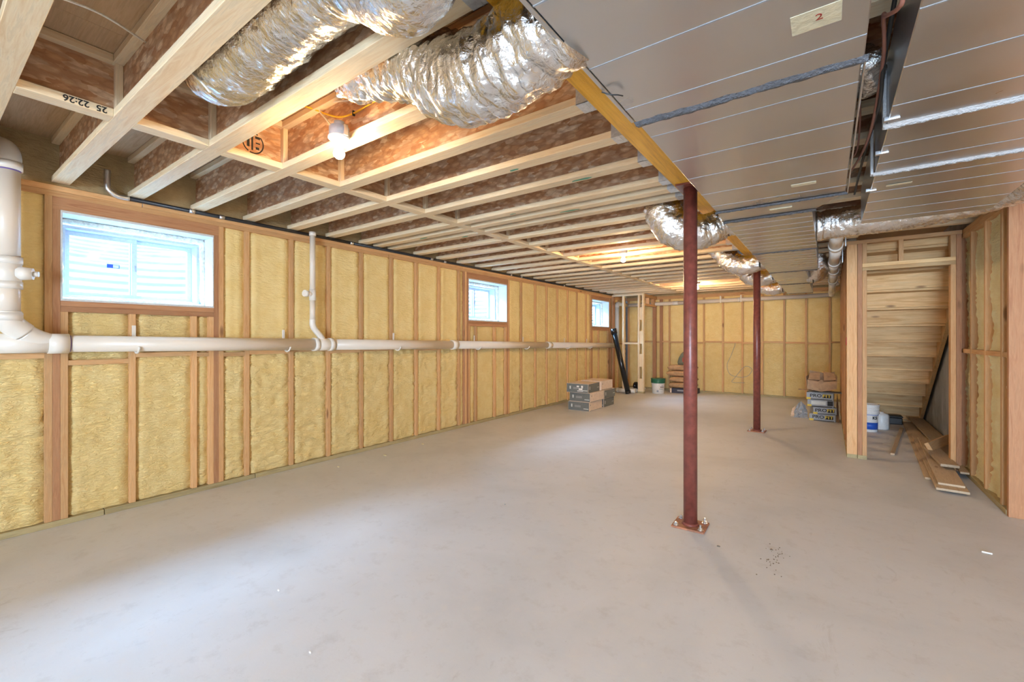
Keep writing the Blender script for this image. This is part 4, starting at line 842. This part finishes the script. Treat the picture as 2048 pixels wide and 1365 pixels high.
sheet('back_panel', [(-W_, D_, .03), (W_, D_, .03), (W_-.02, D_-.02, .30), (.05, D_-.01, .27), (-W_+.02, D_, .31)], 'card_b', ob); sheet('side_panel', [(-W_, -D_, .03), (-W_, D_, .03), (-W_+.01, D_, .24), (-W_-.02, -D_+.04, .22)], 'card_b', ob); sheet('side_panel', [(W_, -D_, .05), (W_, D_, .03), (W_-.01, D_, .26), (W_+.01, -D_+.03, .24)], 'card_b', ob)
sheet('flap', [(-W_+.01, -D_+.02, .18), (-.02, -D_+.03, .18), (-.03, .02, .285), (-W_+.03, 0, .27)], 'card_b', ob); sheet('flap', [(.03, -D_+.03, .17), (W_, -D_+.03, .19), (W_-.03, .02, .28), (.02, .03, .30)], 'card_b', ob); sheet('bottom_panel', [(-W_, -D_, .03), (W_, -D_, .05), (W_, D_, .03), (-W_, D_, .03)], 'card_b', ob)
for i, (lb, mt, of, sc_) in enumerate([('flattened silver carton sticking out beneath the battered box', 'pgrey', (-.02, 8.44, .441), (.22, .14, .012)), ('brown cardboard strip poking out left of the silver cartons', 'card_b', (-.30, 8.50, .455), (.09, .05, .01)),
     ('crushed grey cardboard slumped on the floor left of the silver cartons', 'pgrey', (-.36, 8.62, 0), (.10, .12, .26)), ('crumpled torn cardboard on the floor at the left of the stack', 'card', (-.43, 8.72, 0), (.08, .14, .17)), ('dark cardboard scraps between the cartons and the stair partition', 'card_b', (.118, 8.5, 0), (.018, .14, .42))]):
    o = root('cardboard_scrap', lb, 'cardboard', of); bm = bmesh.new(); n = 9; g = []
    tall = sc_[2] > .05
    for j in range(n+1):
        g.append([])
        for q in range(n+1):
            u_, v_ = 2*q/n-1, j/n; nn = mn.noise((u_*2.1+i*3, v_*2.7, i)); n2 = mn.noise((u_*4+i, v_*5, i*2.))
            if tall: p = (u_*sc_[0]*(1-.35*v_)+.03*nn*(sc_[0]/.1), -sc_[1]+v_*sc_[1]*1.2+.05*n2, max(.004, v_*sc_[2]*(1-.3*abs(u_+nn*.4))))
            else: p = (u_*sc_[0], (v_*2-1)*sc_[1], .006+sc_[2]*(abs(n2)+.2))
            g[-1].append(bm.verts.new(p))
    for j in range(n):
        for q in range(n): bm.faces.new((g[j][q], g[j][q+1], g[j+1][q+1], g[j+1][q]))
    s_ = bmesh_obj('crushed_sheet', bm, M[mt], o); md = s_.modifiers.new('thick', 'SOLIDIFY'); md.thickness = .004
# ================================================================== LUMBER PILE
def plank(p, q, wd, th, label, mat='plank', z0=0, z1=None, cat='plank', tilt=0):
    """board whose near end centre is p and far end centre is q (x, y), resting at z0"""
    z1 = z0 if z1 is None else z1; a = Vector((p[0], p[1], z0+th/2)); b = Vector((q[0], q[1], z1+th/2)); L = (b-a).length
    bm = bmesh.new(); bm_box(bm, (-wd/2, -th/2, -L/2), (wd/2, th/2, L/2)); bmesh.ops.bevel(bm, geom=bm.edges[:], offset=.002, segments=1, affect='EDGES')
    o = bmesh_obj('plank', bm, M[mat]); z = (b-a).normalized(); x = z.cross(Vector((0, 0, 1))).normalized(); y = z.cross(x)
    m = Matrix((x, y, z)).transposed().to_4x4() @ Matrix.Rotation(tilt, 4, 'Z'); m.translation = (a+b)/2; o.matrix_world = m; tag(o, label, cat, 'loose boards under the stairs'); return o
plank((.795, 5.47), (1.00, 8.95), .15, .018, 'long thin board on the floor at the left side of the lumber pile')
plank((.835, 5.06), (.985, 7.75), .20, .020, 'widest board reaching nearest the camera at the bottom of the pile', 'plank', z0=.019)
plank((.845, 5.17), (.99, 7.4), .165, .018, 'board lying directly on the widest board of the pile', 'plank', z0=.040)
plank((1.02, 5.70), (1.09, 7.2), .06, .018, 'narrow batten at the right edge of the lumber pile', 'plank', z0=.040)
plank((1.075, 6.15), (1.08, 9.2), .17, .020, 'wide board at the right, running back under the stairs', 'plank', z0=.060)
plank((.925, 5.72), (.915, 6.55), .13, .025, 'short board lying on top near the front of the pile', 'plank', z0=.082)
plank((.865, 6.36), (1.13, 7.0), .089, .038, 'short two by four offcut propped across the top of the pile', 'stud', z0=.115, z1=.125, tilt=PI/2*.7)
plank((.578, 6.39), (.850, 8.30), .038, .020, 'thin stick lying alone on the floor left of the pile')
plank((1.128, 6.45), (1.150, 8.2), .035, .03, 'slim strip of wood against the grey concrete wall', 'stud', z0=.0)
# ================================================================== FLOOR DEBRIS
def chip(x, y, r, label, mat, h=.006, rz=0):
    bm = bmesh.new(); n = 7; sd = x*7+y
    lo = [bm.verts.new((r*(1+.5*mn.noise((q, sd, 0)))*math.cos(2*PI*q/n+rz)*1.5, r*(1+.5*mn.noise((q, sd, 2)))*math.sin(2*PI*q/n+rz)*.6, 0)) for q in range(n)]; hi = [bm.verts.new((v.co.x*.8, v.co.y*.8, h)) for v in lo]
    bm.faces.new(lo[::-1]); bm.faces.new(hi)
    for q in range(n): bm.faces.new((lo[q], lo[(q+1) % n], hi[(q+1) % n], hi[q]))
    o = bmesh_obj('debris_chip', bm, M[mat]); o.location = (x, y, 0); tag(o, label, 'debris', 'scraps on the floor')
tb = bmesh.new(); bm_box(tb, (-.022, -.006, 0), (.022, .006, .008)); to_ = bmesh_obj('debris_chip', tb, M['white']); to_.location = (.774, 3.803, 0); to_.rotation_euler = (0, 0, -.1); tag(to_, 'small white plastic strip alone on the floor at right', 'debris')
for x, y, r, lb, mt in [(-2.279, 1.123, .006, 'tiny pale chip on the floor at lower left', 'white'), (-1.724, .977, .005, 'tiny white sliver on the floor near the bottom edge', 'white'), (-2.031, 2.729, .005, 'tiny chip on the floor right of the near windows', 'boxgrey'),
    (-.28, 3.09, .006, 'dark crumb beside the scuff right of the near post', 'grime'), (-.55, 2.95, .007, 'dark crumb just in front of the near post plate', 'grime'), (-3.95, 3.1, .014, 'pale foam crumb by the left wall bottom plate', 'foam_pale'), (-4.0, 3.7, .012, 'small foam crumb farther along the left wall', 'foam_pale'), (-3.98, 2.55, .012, 'foam crumb on the floor below the thin vertical pipe', 'foam_pale')]:
    chip(x, y, r, lb, mt)
bm = bmesh.new()
for q in range(42):
    x, y = -.25+random.gauss(0, .035), 3.0+random.gauss(0, .11); r_ = random.uniform(.0015, .0035); bm_box(bm, (x-r_, y-r_, 0), (x+r_, y+r_, .002))
sc2 = bmesh_obj('grit', bm, M['grime']); sc2['kind'] = 'stuff'; tag(sc2, 'scatter of dark grit on the floor right of the near post', 'grit')
